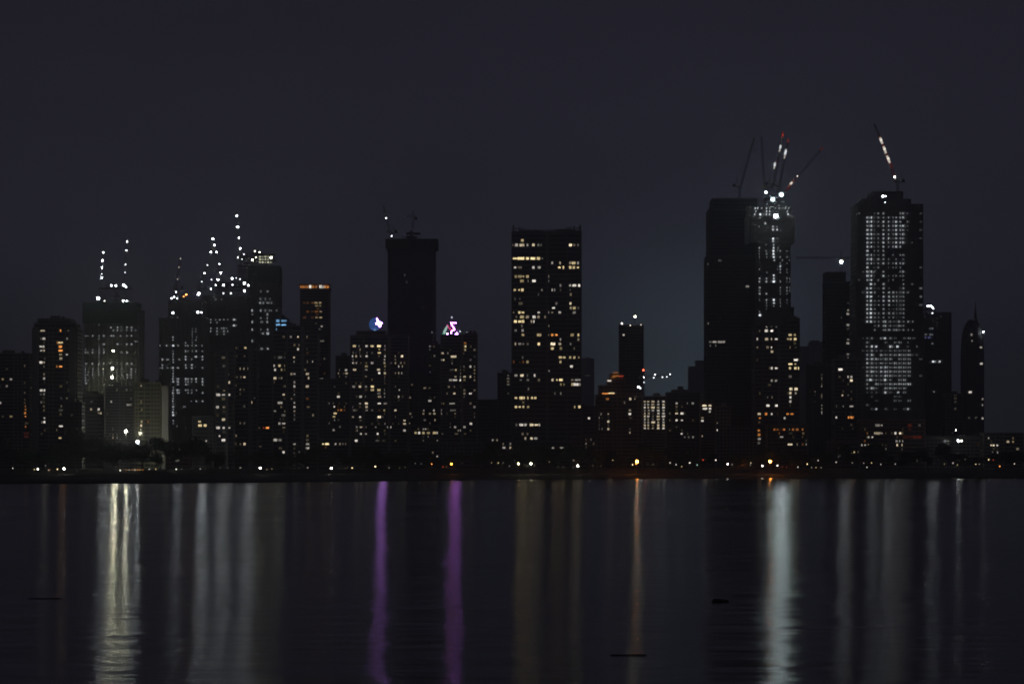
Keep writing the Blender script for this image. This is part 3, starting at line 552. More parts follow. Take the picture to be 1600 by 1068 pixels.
T('hazy far slab with a paler face left of the hammerhead crane tower', [(1266, 1287, 534), (1267, 1280, 532)], 7400, dep=60, wall=3, cat='tower', short='the paler gap slab', style='curtain', fl=(3.4, 4), roof=False)
Mm = T('dark construction tower with a stepped roof carrying a hammerhead crane', [(1291, 1346, 440), (1291, 1322, 425)], 2900, dep=36, style='curtain', wall=2, name='construction_tower', short='the hammerhead crane tower', fl=(5.6, 6.4), roof=False,
  wins=[(16, """445|455.24w4;478|455.36w5 530.30w3;510|400.10w1 530.24w2;540|530.30w2;572|455.34w5 520.10w5;690|455.30w4;725|455.36w5 530.30w2;818|455.30w4;850|455.34w5 535.24w2;880|535.30w3;400|455.30w1;430|520.30w1;600|455.30w1;635|530.24w1;790|530.30w1;910|530.30w1""")])
T('low dark block with a dotted vertical string of white lights', [(1263, 1306, 570)], 2800, dep=24, wall=2, cat='building', name='apartment_block', short='the dotted string block', fl=(2.6, 3.2),
  wins=[(17, """80|235.14w4;105|235.14w4;125|235.14w3;150|235.14w5;165|235.14w4;180|235.14w5;245|235.14w5;265|235.14w5;330|235.14w5;345|235.14w3;365|235.14w5;390|235.14w6;410|235.14w4;220|180.16w4 140.10w2;235|320.12w3""")])
T('mid height dark block with a pink lit floor, before the hammerhead crane tower', [(1303, 1346, 560)], 2770, dep=24, wall=0, cat='building', name='apartment_block', short='the pink floored block', fl=(5.6, 6.6),
  wins=[(17, """35|390.36w9;98|385.20w2 455.16w6 482.20w6;130|482.30w9;220|482.30w6;250|408.18w7 455.14w3;345|415.14w4 482.36w6;438|357.18w7 460.20o8 482.20o8 495.14o7;405|482.20o3;525|415.14w3;345|357.12w2""")])
nx = []
R = random.Random(4)
for k in range(0, 29):
    y = 332.5 + 6.5 * k
    if y > 336 and y < 506:
        nx += [[1355.6, y, 4, 'w', R.choice([4, 5, 5, 6])], [1361, y, 4.0, 'w', R.choice([5, 6, 6, 7])]]
    for x in (1367, 1372.6):
        if R.random() < .85: nx.append([x, y, 4, 'w', R.choice([1, 2, 2, 3])])
    up = y < 391; mid = 404 < y < 412
    for x, lo in ((1380.7, 4), (1389.4, 4), (1396, 2), (1400.5, 5), (1407, 3), (1412, 6)):
        if up and not (x < 1408 and y < 336): b_ = lo + R.choice([-1, 0, 0, 1])
        elif mid: b_ = lo + R.choice([-1, 0])
        elif x > 1410 or x < 1382: b_ = 4 + R.choice([-1, 0, 1]) if y < 470 else 3
        elif 450 < y < 470: b_ = R.choice([4, 5, 4])
        elif y > 470: b_ = R.choice([1, 2, 3, 4])
        else: b_ = R.choice([0, 0, 1, 2])
        if b_ > 0 and y < 525: nx.append([x, y, 3.7, 'w', min(8, b_)])
for y in (525, 531.5, 545):
    for i in range(11):
        if R.random() < .8: nx.append([1356 + i * 7.2, y, 5, 'w', R.choice([1, 2, 2, 3])])
for y in (505, 511.5, 518):
    for x in (1384, 1391, 1398, 1405, 1412, 1420, 1427): nx.append([x, y, 4.4, 'w', R.choice([2, 3, 4])])
for x, b_ in ((1376, 7), (1383, 7)): nx.append([x, 529.5, 4, 'w', b_])
for x, b_ in ((1355, 3), (1363, 7), (1369.5, 7), (1382, 7), (1392, 7), (1402.5, 7)): nx.append([x, 538, 4.4, 'w', b_])
for k in range(0, 15):
    y = 549 + 6.5 * k
    for i in range(10):
        if R.random() < (.96 if k < 10 else .3):
            nx.append([1356 + i * 7.2, y, 5.4, 'w', R.choice([3, 4, 4, 5] if k in (1, 3, 8, 9) or i < 5 else [3, 3, 4]) if k < 10 else R.choice([1, 2])])
for k in range(0, 40):          # stray lamps on the darker flanks, and dead ones in the bright columns
    y = 332.5 + 6.5 * k
    for x in (1343, 1349, 1419, 1426, 1433, 1439):
        if R.random() < .15 and not 505 < y < 527: nx.append([x, y, R.choice([3.5, 5, 6]), 'w', R.choice([0, 1, 1, 2, 2]) or 1])
nx = [q for q in nx if R.random() > .07]
for y, x0, x1, b_ in ((588, 1356, 1359, 6), (594, 1356, 1364, 6), (594, 1381, 1386, 6), (609.5, 1381, 1387, 6), (609.5, 1401, 1406, 5), (638, 1368, 1371, 5), (638, 1417, 1422, 5)):
    nx.append([(x0 + x1) / 2, y, 4.5, 'w', b_])
Nn = T('tallest construction tower, glittering with dense columns of white work lights', [(1335, 1443, 440), (1337, 1443, 319), (1346, 1424, 311), (1363, 1412, 299)], 2820, dep=44, style='frame', name='construction_tower', short='the glittering tower',
  roof=False, pitch=6.5, bay=5, lname='work_light', hfac=.44, extra=nx, wall=0, lights=[(1379.5, 306.5, 1.9, 14, 'k'), (1383.6, 306.5, 1.6, 9, 'k'), (1383, 316, 1.1, 2, 'k')])
T('low block with white rooms and a red lit ledge below the glittering tower', [(1344, 1446, 656)], 2740, dep=22, wall=5, cat='building', name='low_building', short='the red ledge block', roof=False, fl=(5, 6.2),
  wins=[(17, """495|700.50w4 735.20w5;567|700.60w5 735.24w5 615.14o4;577|820.20w8 850.20w8 890.24w9;600|625.20w7 657.20w7 930.40r1 970.40r1 1010.40r2 1050.40r2;630|595.20o3;640|860.20w5 885.14w5 910.14w5;660|570.14w6 597.16w6 627.16w6;668|865.18w7 905.14w6 740.14w3;695|770.14w3""")])  # the red panes are glowing panels put in for a lit low wall
T('low block with one long orange window strip among the shore trees', [(1293, 1343, 688)], 2690, dep=16, wall=1, cat='building', name='low_building', short='the orange strip block', roof=False, fl=(5.4, 6.2),
  wins=[(17, "695|380.30w5;725|430.24y8 460.24y8 485.24y8 505.20y7 540.14y4 585.20w4;757|380.24w4")])
Oo = T('dark construction tower with a hooked cluster of lamps on its scaffold', [(1443.5, 1487, 491), (1458, 1487, 488)], 3080, dep=34, style='frame', name='construction_tower', short='the hooked lamp tower', roof=False, fl=(4.6, 5.4), lname='work_light',
  wins=[(18, "325|300.14w3;440|210.40w2;487|155.30w2 210.36w3;515|150.30b3 195.36b3;565|220.24w2;743|232.30w8 287.22w7;1018|237.16w5;370|265.14w1;410|265.14w1")],
  lights=[(1450, 478, 1.9, 9), (1454, 477.5, 1.8, 7), (1457, 480, 1.8, 8), (1458.5, 482, 1.7, 7), (1457, 489, 1.5, 5)])
deck(Oo, 1445, 1462, 477, 491, 3080, 20, seed=15)

# the round tower with a dome and a spire
D_ = 2960; X_ = PX(1522.5, D_); u_ = M1(D_); R_ = 18.2 * u_
Pp = thing('domed_tower', 'round shouldered dark tower with a dome and a thin spire', 'tower', (X_, D_ + R_, 4))
prof = [(R_, 2.5)]; z = 4.0
ring = 5.6 * u_
while z < PZ(552, D_):
    prof += [(R_, z), (R_ + .35, z + .02), (R_ + .35, z + .9), (R_, z + .92)]; z += ring
for yy, f in ((545, .985), (536, .96), (527, .92), (518, .85), (510, .73), (504, .58), (500, .42), (498, .25)): prof.append((R_ * f, PZ(yy, D_)))
b = MB(); b.lathe(X_, D_ + R_, prof, 32); b.build('wall', CONC[2], Pp)
b = MB(); b.lathe(X_ + 3.4, D_ + R_, [(2.2, PZ(499.5, D_)), (1.5, PZ(492, D_)), (.7, PZ(480, D_)), (.2, PZ(469, D_))], 10); b.build('spire', STEEL, Pp)
for v, y, x, w, l in ((18, 490, 583, 20, 5), (18, 547, 587, 16, 4), (18, 607, 672, 36, 6), (18, 758, 676, 34, 7), (18, 1022, 570, 34, 8), (19, 135, 690, 20, 5), (19, 192, 688, 16, 5), (19, 315, 690, 24, 6), (19, 310, 560, 20, 2), (19, 310, 620, 20, 2)):
    ox, oy, s = VIEW[v]; x = PX(ox + x / s, D_); zc = PZ(oy + y / s, D_)
    rr = R_ * (1 if oy + y / s > 545 else .93); yy = D_ + R_ - math.sqrt(max(1, rr * rr - (x - X_) ** 2))
    o = bpy.data.objects.new('window', unit_box(lit('w', l))); COL.objects.link(o); o.parent = Pp
    o.location = Vector((x, yy - .35, zc)) - Pp.location; o.scale = (max(1.4, w / s * u_ * .75), .9, 1.9)
    o.rotation_euler = (0, 0, math.asin(max(-1, min(1, (x - X_) / rr))))
lamp(Pp, 'floodlight', 1536.6, 518.5, D_ + R_ * .35, 2.0, 16, 'k')
BLD.append((1504, 1540, 498, D_, 'the domed tower'))
T('low dark annex at the foot of the domed tower', [(1477, 1505, 615)], 2800, dep=22, wall=2, cat='building', name='apartment_block', short='the dark annex', fl=(5, 6),
  wins=[(19, "105|432.30w1;130|432.30w1;155|432.30w1;230|432.24w2")])
T('low block behind a glaring white flood lamp near the domed tower', [(1446, 1536, 682)], 2740, dep=18, wall=0, cat='building', name='low_building', short='the flood lamp block', roof=False, fl=(5, 6),
  wins=[(19, "553|643.14o3 682.14w3;553|370.24w2")])
T('low dark end block with stacked lit windows at the far right shore', [(1536, 1600, 676)], 2720, dep=20, wall=1, cat='building', name='low_building', short='the right end block', roof=False, fl=(4.6, 5.6),
  wins=[(19, "505|740.16w6;553|765.24w8 787.20w9;573|820.18w8;605|823.18w8;622|778.18w3;640|823.16w5"), (0, "690|1575.5w6 1583.4y5;700|1590.5w4")])
T('low shore house with reddish white windows below the pale yellowish block', [(258, 296, 692)], 2670, dep=14, wall=5, cat='building', name='low_building', short='the reddish shore house', roof=False, fl=(5.4, 6.2),
  wins=[(4, "743|190.20y7 228.22y8 258.26y8; 770|190.16o5 218.16o5; 833|218.34w4;712|190.16w2")])
T('low block with stepped yellow windows under the dotted construction tower', [(300, 334, 650)], 2740, dep=20, wall=2, cat='building', name='low_building', short='the yellow step block', roof=False, fl=(5.4, 6.4),
  wins=[(4, "548|380.26y7; 578|383.28y8 420.30y8; 690|430.20w6 405.12w3 360.14w3")])
T('low shore block with a sparse window grid left of the yellow banded tower', [(755, 802, 678)], 2690, dep=16, wall=2, cat='building', name='low_building', short='the sparse shore block', roof=False, fl=(5, 6),
  wins=[(8, "700|667.16w5 697.14w5;752|667.16w5 745.24w6 790.20w6;725|740.14w4 790.14w4")])
T('low dark shore block with pinkish windows below the pink signed tower', [(664, 752, 690)], 2690, dep=16, wall=0, cat='building', name='low_building', short='the pinkish shore block', roof=False, fl=(5, 6),
  wins=[(8, "695|495.16w5;785|250.14w4;810|280.18w6 250.12w3")])
T('low dim hall with faint window band at the foot of the black podium block', [(800, 892, 690)], 2690, dep=16, wall=2, cat='building', name='low_building', short='the dim hall', roof=False, fl=(5, 6),
  wins=[(10, "738|390.20w6 452.30w6 497.18w4;770|540.20w4")])
# ------------------------------------------------------------------ cranes
LC = luffing_crane
LC('upright luffing crane hung with four bright lamps, left one over the twin crane tower', 159, 474, 452, (161.6, 386), 2960, [(161.4, 394.4, 1.7, 10), (160.2, 407, 1.8, 13), (159.5, 418, 1.8, 14), (159.2, 433.4, 1.7, 12), (159, 428, .9, 2)])
LC('upright luffing crane with weaker lamps, right one over the twin crane tower', 196, 474, 452, (198.8, 374), 2962, [(198.6, 377.4, 1.5, 5), (197.6, 391, 1.3, 3.5), (196, 413, 1.4, 4.5), (195.5, 425.5, 1.1, 1.2)])
LC('faint luffing crane with dim lamps over the dotted construction tower', 276, 470, 452, (283, 400), 2990, [(282, 404, 1.0, 1.0, 'w'), (279.5, 417.5, .9, .5, 'w'), (277.5, 436, .9, .4, 'w')])
LC('small leaning luffing crane with three dim lamps between two lit construction towers', 312, 470, 452, (326, 408), 2992, [(324, 414, 1.1, 1.3), (319.6, 426.5, 1.4, 4), (315.3, 440, 1.2, 1.6)])
LC('luffing crane strung with seven lamps that splits into a pair near its middle', 345.5, 458, 446, (331.5, 367), 3050, [(332.7, 373, 1.8, 12), (335, 382.7, 1.6, 9), (329.3, 393.7, 1.6, 9), (338.3, 393.7, 1.6, 9), (342.7, 412.3, 1.7, 11), (344.9, 426, 1.9, 15), (340.5, 437, 1.9, 15)], w=3)
LC('steep luffing crane carrying four very bright lamps, highest of the lit crane jibs', 377.5, 440, 404, (369.6, 330), 3090, [(370, 337.2, 1.9, 15), (371.4, 354.8, 1.9, 15), (373.3, 371.3, 1.8, 12), (375.3, 388, 1.8, 12)])
LC('dark luffing crane with one small lamp on the black unlit tower', 611, 372, 364, (599, 321), 3128, [(603.3, 340.6, 1.4, 4)])
hammer_crane('stubby crane mast rising from the roof of the black unlit tower', 645.5, 358, 338, 636, 650, 3135)
LC('thin dark unlit luffing crane standing on the tall dark tower', 1155.5, 310, 293, (1178.5, 216), 2975, [], back=-1)
LC('dark unlit upright luffing crane beside the floodlights of the dotted crown tower', 1196.5, 322, 294, (1189.5, 214), 2892, [], back=1)
st = [2, 2, 2, 0, 1, 2, 1, 0]
LC('near upright red and white luffing crane with two pale panels, over the dotted crown tower', 1207, 322, 290, (1223, 206), 2905, [], st, back=-1, bars=[(1210.9, 253.5, 1209.2, 264, 'w', .55, 1.5), (1210.6, 255.5, 1209.9, 260, 'k', 1.1, 1.9), (1219.6, 226.5, 1217.6, 237, 'w', .5, 1.5), (1219.4, 228, 1218.6, 232.5, 'k', 1.0, 1.9), (1223.2, 206.5, 1221.4, 216, 'r', .16, 1.5), (1223, 210, 1222.5, 213, 'r', .5, 1.6)])
LC('near upright luffing crane with one long pale panel, right of its striped twin', 1216, 322, 292, (1232, 217), 2918, [], [2, 2, 2, 2, 2, 1, 2, 0], back=-1, bars=[(1228, 233, 1225.2, 248, 'w', .45, 1.5), (1227.6, 235, 1226.2, 242, 'k', 1.2, 2.0), (1232, 217.5, 1230.6, 223, 'r', .2, 1.4)])
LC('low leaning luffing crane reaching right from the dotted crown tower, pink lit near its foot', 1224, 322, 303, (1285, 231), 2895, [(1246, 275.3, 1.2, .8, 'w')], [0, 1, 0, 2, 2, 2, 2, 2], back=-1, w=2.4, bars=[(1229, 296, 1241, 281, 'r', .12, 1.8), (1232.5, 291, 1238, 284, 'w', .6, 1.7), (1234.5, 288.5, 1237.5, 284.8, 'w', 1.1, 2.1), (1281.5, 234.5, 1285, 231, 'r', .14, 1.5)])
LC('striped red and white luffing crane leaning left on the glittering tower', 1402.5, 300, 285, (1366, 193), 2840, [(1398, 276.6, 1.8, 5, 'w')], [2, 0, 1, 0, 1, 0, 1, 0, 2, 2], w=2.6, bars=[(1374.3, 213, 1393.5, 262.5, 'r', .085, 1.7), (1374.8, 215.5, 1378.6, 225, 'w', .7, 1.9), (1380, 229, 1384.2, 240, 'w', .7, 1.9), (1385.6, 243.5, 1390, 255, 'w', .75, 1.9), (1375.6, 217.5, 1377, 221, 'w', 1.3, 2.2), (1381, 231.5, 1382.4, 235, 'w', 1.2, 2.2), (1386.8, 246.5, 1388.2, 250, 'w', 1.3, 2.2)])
hammer_crane('hammerhead crane with a long level jib and one glaring lamp', 1314, 425, 402.5, 1245, 1336, 2915, [(1314.5, 409, 2.6, 46)])
hammer_crane('small red lamped crane over the white grid office with lamps along its jib', 1006, 619, 587, 1050, 999, 2751, [(1005.3, 578, 1.6, 3, 'r'), (1006, 589, 1.3, 3), (1006.4, 597, 1.2, 2), (1023.5, 585, 1.6, 5), (1021.5, 590, 1.0, 1.5), (1035, 589, 1.3, 3), (1042, 588.5, 1.3, 3), (1047, 584.5, 1.3, 3)], mast_w=1.6)

# ------------------------------------------------------------------ rooftop light signs
def prism(b, pts, D, y0, y1, mi, ox=560, oy=480, s=8.0):
    P = [(PX(ox + x / s, D), PZ(oy + y / s, D)) for x, y in pts]; n = len(b.v); k = len(P)
    for yy in (y0, y1): b.v += [(x, yy, z) for x, z in P]
    b.f += [tuple(range(n, n + k)), tuple(range(n + 2 * k - 1, n + k - 1, -1))] + [(n + i, n + k + i, n + k + (i + 1) % k, n + (i + 1) % k) for i in range(k)]
    b.m += [mi] * (k + 2)
D_ = 2726
s1 = thing('rooftop_sign', 'round blue light sign with a lavender star figure, on the yellow windowed roof', 'sign', (PX(585, D_), D_, PZ(517, D_)), 'rooftop light signs')
b = MB(); z0 = PZ(517, D_)
for x in (578, 584, 590): b.bar((PX(x, D_), D_ + 1.5, z0 - .3), (PX(x, D_), D_ + 1.5, PZ(498, D_)), .4)
b.bar((PX(577, D_), D_ + 1.5, PZ(505, D_)), (PX(593, D_), D_ + 1.5, PZ(505, D_)), .4); b.build('support_frame', STEEL, s1)
b = MB(); prism(b, [(205 + 72 * math.cos(a * .3142), 212 + 82 * math.sin(a * .3142)) for a in range(20)], D_, D_ + .3, D_ + 1.2, 0)
b.build('disc', emit('sign_blue_face', (.10, .26, .85), .30), s1)
b = MB(); prism(b, [(228, 128), (246, 150), (256, 172), (302, 190), (290, 212), (276, 248), (258, 248), (246, 216), (212, 212), (212, 196), (238, 184), (226, 150)], D_, D_ - .5, D_ + .1, 0)
b.build('star_figure', emit('sign_lavender', (.58, .22, 1.0), 20), s1)
b = MB(); b.ball((PX(585.6, D_), D_ - .2, PZ(515, D_)), .9, 0); b.build('lamp', emit('sign_teal', (.3, .6, .9), .8), s1)
D_ = 2724
s2 = thing('rooftop_sign', 'ragged rooftop light sign of pink strips between green and white peaks', 'sign', (PX(704, D_), D_, PZ(523, D_)), 'rooftop light signs')
b = MB(); z0 = PZ(523, D_)
for x in (692, 698, 704, 710, 716, 722): b.bar((PX(x, D_), D_ + 1.4, z0 - .3), (PX(x, D_), D_ + 1.4, PZ({704: 494, 698: 503, 710: 503}.get(x, 512), D_)), .35)
for yy in (508, 516): b.bar((PX(691, D_), D_ + 1.4, PZ(yy, D_)), (PX(724, D_), D_ + 1.4, PZ(yy, D_)), .35)
b.build('support_frame', STEEL, s2)
b = MB(); prism(b, [(1032, 372), (1042, 330), (1070, 290), (1098, 318), (1130, 330), (1140, 378)], D_, D_ + .2, D_ + .9, 0); b.build('green_peak', emit('sign_green', (.10, .42, .30), .55), s2)
b = MB(); prism(b, [(1060, 300), (1085, 255), (1112, 222), (1120, 240), (1100, 285), (1084, 330), (1066, 335)], D_, D_ - .4, D_ + .1, 0); b.build('pale_edge', emit('sign_pale_green', (.55, .85, .75), .8), s2)
def strip(b, pts, w, D, y):
    for (x, z), (x2, z2) in zip(pts, pts[1:]): b.bar((PX(560 + x / 8, D), y, PZ(480 + z / 8, D)), (PX(560 + x2 / 8, D), y, PZ(480 + z2 / 8, D)), w)
b = MB(); strip(b, [(1225, 196), (1152, 192), (1170, 222), (1205, 275), (1160, 298)], .55, D_, D_ - .4); b.build('pink_strip', emit('sign_violet', (.68, .20, 1.0), 32), s2)
b = MB(); strip(b, [(1112, 218), (1132, 262), (1170, 285), (1190, 262)], .9, D_, D_ - .7); strip(b, [(1150, 225), (1180, 245)], .9, D_, D_ - .75); b.build('red_strip', emit('sign_red', (1, .10, .30), 1.2), s2)
b = MB(); prism(b, [(1190, 378), (1205, 340), (1228, 312), (1258, 352), (1262, 372)], D_, D_ - .3, D_ + .4, 0); b.build('white_peak', emit('sign_white', (.58, .26, 1.0), 30), s2)
for x, z in ((1075, 362), (1130, 372), (1160, 318), (1175, 366), (1290, 374), (1112, 330)):  # bulbs added along the frame to spread the violet streak on the water
    b = MB(); X, Z = PX(560 + x / 8, D_), PZ(480 + z / 8, D_); b.ball((X, D_ - .9, Z), .55, 1); b.bar((X, D_ - .5, Z), (X, D_ + 1.4, Z), .2, 0)
    b.build('added_violet_lamp', [POLE, emit('added_violet_bulb_%d' % x, (.58, .18, 1.0), 75)], s2)
for x, z, r, e in ((1270, 300, .9, 1.2), (1297, 350, .9, 1.3), (1167, 125, 1.0, .8), (1355, 315, .8, .35), (1285, 368, .7, .5)):
    b = MB(); X, Z = PX(560 + x / 8, D_), PZ(480 + z / 8, D_); b.ball((X, D_ - .1, Z), r, 1); b.bar((X, D_ + .4, Z), (X, D_ + 1.5, Z - 2.4), .2, 0)
    b.build('lamp', [POLE, emit('sign_dot_%d' % x, (.8, .88, 1), e)], s2)

# ------------------------------------------------------------------ land, water
def ground_z(y):
    for a, za, b_, zb in ((2517, -1.2, 2521, .1), (2521, .1, 2538, 2.6), (2538, 2.6, 2552, 3.6), (2552, 3.6, 2590, 4.0), (2590, 4.0, 2622, 9.0), (2622, 9.0, 7000, 10.0)):
        if y <= b_: return za + (zb - za) * (y - a) / (b_ - a)
    return 10.0
gr = random.Random(3); b = MB()
# the waterline: a mud flat reaches out towards the viewer on one side and dies away against the bank on the other
SH = [(-1500, 1330), (-60, 1330), (60, 1350), (250, 1400), (420, 1520), (640, 1760), (900, 2240), (1050, 2500), (1120, 2519), (3200, 2521)]
def shore(px):
    for (a, za), (b_, zb) in zip(SH, SH[1:]):
        if a <= px <= b_: return za + (zb - za) * (px - a) / (b_ - a)
    return SH[-1][1]
ROWS = [2519, 2523, 2526, 2530, 2534, 2538, 2545, 2552, 2590, 2600, 2611, 2622, 2700, 3000, 4000, 9000]
ncol = 520; NR = len(ROWS) + 4
for i in range(ncol + 1):
    px = -1500 + 4600 * i / ncol; sh = shore(px) + 14 * math.sin(px * .043) * (px < 1000) + 9 * math.sin(px * .11 + 1) * (px < 1000)
    sh = min(sh, 2517); k = (px - 800) / FOC
    col = [(sh - 2, -.35), (sh, .05), (sh + min(25, (2519 - sh) * .3), .16 + gr.uniform(0, .1) * (px < 1000)), (sh + (2519 - sh) * .6, .25 + gr.uniform(0, .2) * (px < 1000))]
    for y in ROWS: col.append((y + (gr.uniform(-1.2, 1.2) if y < 2540 else 0), max(.3, ground_z(y) + (gr.uniform(-.35, .35) if 2520 < y < 2546 else 0))))
    for y, z in col: b.v.append((k * y, y, z))
for i in range(ncol):
    for j in range(NR - 1):
        n = i * NR + j; b.f.append((n, n + NR, n + NR + 1, n + 1)); b.m.append(0 if j < 11 else 1)
tag(b.build('ground', [surf('shore_rock_and_mud', (.035, .033, .03), .9, .45, .35, bump=.6), surf('ground_earth', (.10, .09, .075), .95, .3, .05)]), kind='structure')
b = MB(); b.box(-1300, 1300, 2575, 2586, 3.4, 4.02); b.box(-1300, 1300, 2571, 2574.7, 3.4, 4.14)
tag(b.build('promenade_road', [surf('asphalt', (.05, .05, .052), .85, .2, .6)]), kind='structure')

wm, nt, out = new_mat('night_water')
N = nt.nodes.new; Lk = nt.links.new
tc = N('ShaderNodeTexCoord')
def noise(sx, sy, scale, det=2.0, seed=0.0):
    mp = N('ShaderNodeMapping'); mp.inputs['Scale'].default_value = (sx, sy, 1); mp.inputs['Location'].default_value = (seed, seed * 1.7, 0)
    n = N('ShaderNodeTexNoise'); n.inputs['Scale'].default_value = scale; n.inputs['Detail'].default_value = det
    Lk(tc.outputs['Object'], mp.inputs['Vector']); Lk(mp.outputs['Vector'], n.inputs['Vector']); return n
n1 = noise(.3, 1.0, .45, 3.0)            # wind ripples, crests lying across the view
n2 = noise(.8, 1.0, .09, 2.0, 11.0)      # long low swell
ad = N('ShaderNodeMath'); ad.operation = 'MULTIPLY_ADD'; ad.inputs[1].default_value = 3.2
Lk(n2.outputs['Fac'], ad.inputs[0]); Lk(n1.outputs['Fac'], ad.inputs[2])
bp = N('ShaderNodeBump'); bp.inputs['Strength'].default_value = 1.0; bp.inputs['Distance'].default_value = WBUMP
Lk(ad.outputs[0], bp.inputs['Height'])
n3 = noise(.12, 1.0, .012, 2.0, 5.0)      # calm and ruffled patches
mr = N('ShaderNodeMapRange'); mr.inputs['From Min'].default_value = .35; mr.inputs['From Max'].default_value = .65
mr.inputs['To Min'].default_value = WR0; mr.inputs['To Max'].default_value = WR1
Lk(n3.outputs['Fac'], mr.inputs['Value'])
gl = N('ShaderNodeBsdfAnisotropic'); gl.distribution = 'BECKMANN'; gl.inputs['Anisotropy'].default_value = WANI
tv = N('ShaderNodeCombineXYZ'); tv.inputs[0].default_value = math.cos(WROT); tv.inputs[1].default_value = math.sin(WROT); Lk(tv.outputs[0], gl.inputs['Tangent'])   # waves run a little aslant
Lk(mr.outputs['Result'], gl.inputs['Roughness']); Lk(bp.outputs['Normal'], gl.inputs['Normal'])
df = N('ShaderNodeBsdfDiffuse'); df.inputs['Color'].default_value = (.012, .016, .02, 1)
fr = N('ShaderNodeFresnel'); fr.inputs['IOR'].default_value = 1.333
mx = N('ShaderNodeMixShader')
Lk(fr.outputs[0], mx.inputs['Fac']); Lk(df.outputs[0], mx.inputs[1]); Lk(gl.outputs[0], mx.inputs[2]); Lk(mx.outputs[0], out.inputs['Surface'])
b = MB(); b.v += [(-3600, -200, 0), (3600, -200, 0), (3600, 2530, 0), (-3600, 2530, 0)]; b.f.append((0, 1, 2, 3)); b.m.append(0)
tag(b.build('water', wm), kind='structure')

# rocks awash in front
def rock(label, px, py, wpx, hpx, seed, n=3):
    D = H / ((py - HZ) / FOC); r = random.Random(seed); u = D / FOC
    root = thing('rock', label, 'rock', (PX(px, D), D, 0), None); b = MB()
    for k in range(n):
        cx = PX(px, D) + (k - (n - 1) / 2) * wpx * u / n * .75 + r.uniform(-.1, .1) * wpx * u / n; w = wpx * u / n * r.uniform(.62, .85); hh = hpx * u * r.uniform(.5, 1.0)
        P = []
        for ring, (f, z) in enumerate(((1.0, -.08), (.95, .15 * hh), (.75, .6 * hh), (.4, .92 * hh), (.05, hh))):
            P.append([(f, z)])
        nn = len(b.v); seg = 11
        for f, z in [p[0] for p in P]:
            for a in range(seg):
                j = r.uniform(.8, 1.15); b.v.append((cx + w * f * j * math.cos(a * 2 * math.pi / seg), D + w * 1.1 * f * j * math.sin(a * 2 * math.pi / seg), z * r.uniform(.85, 1.1)))
        for i in range(4):
            for a in range(seg):
                a2 = (a + 1) % seg; b.f.append((nn + i*seg + a, nn + i*seg + a2, nn + (i+1)*seg + a2, nn + (i+1)*seg + a)); b.m.append(0)
        b.f.append(tuple(nn + 4*seg + a for a in range(seg))); b.m.append(0)
    b.build('stone', ROCK, root); return root
ROCK = surf('wet_black_rock', (.04, .038, .035), .55, .4, 3.0, bump=.5)
rock('small dark humped rock breaking the water below the tall dark tower', 1126, 940, 27, 6, 1, 3)
rock('long thin dark rock barely awash, nearest to the viewer', 982, 1023, 66, 3.4, 2, 5)
rock('flat dark rock strip at the water surface near the left edge', 71, 935, 60, 2.2, 3, 5)

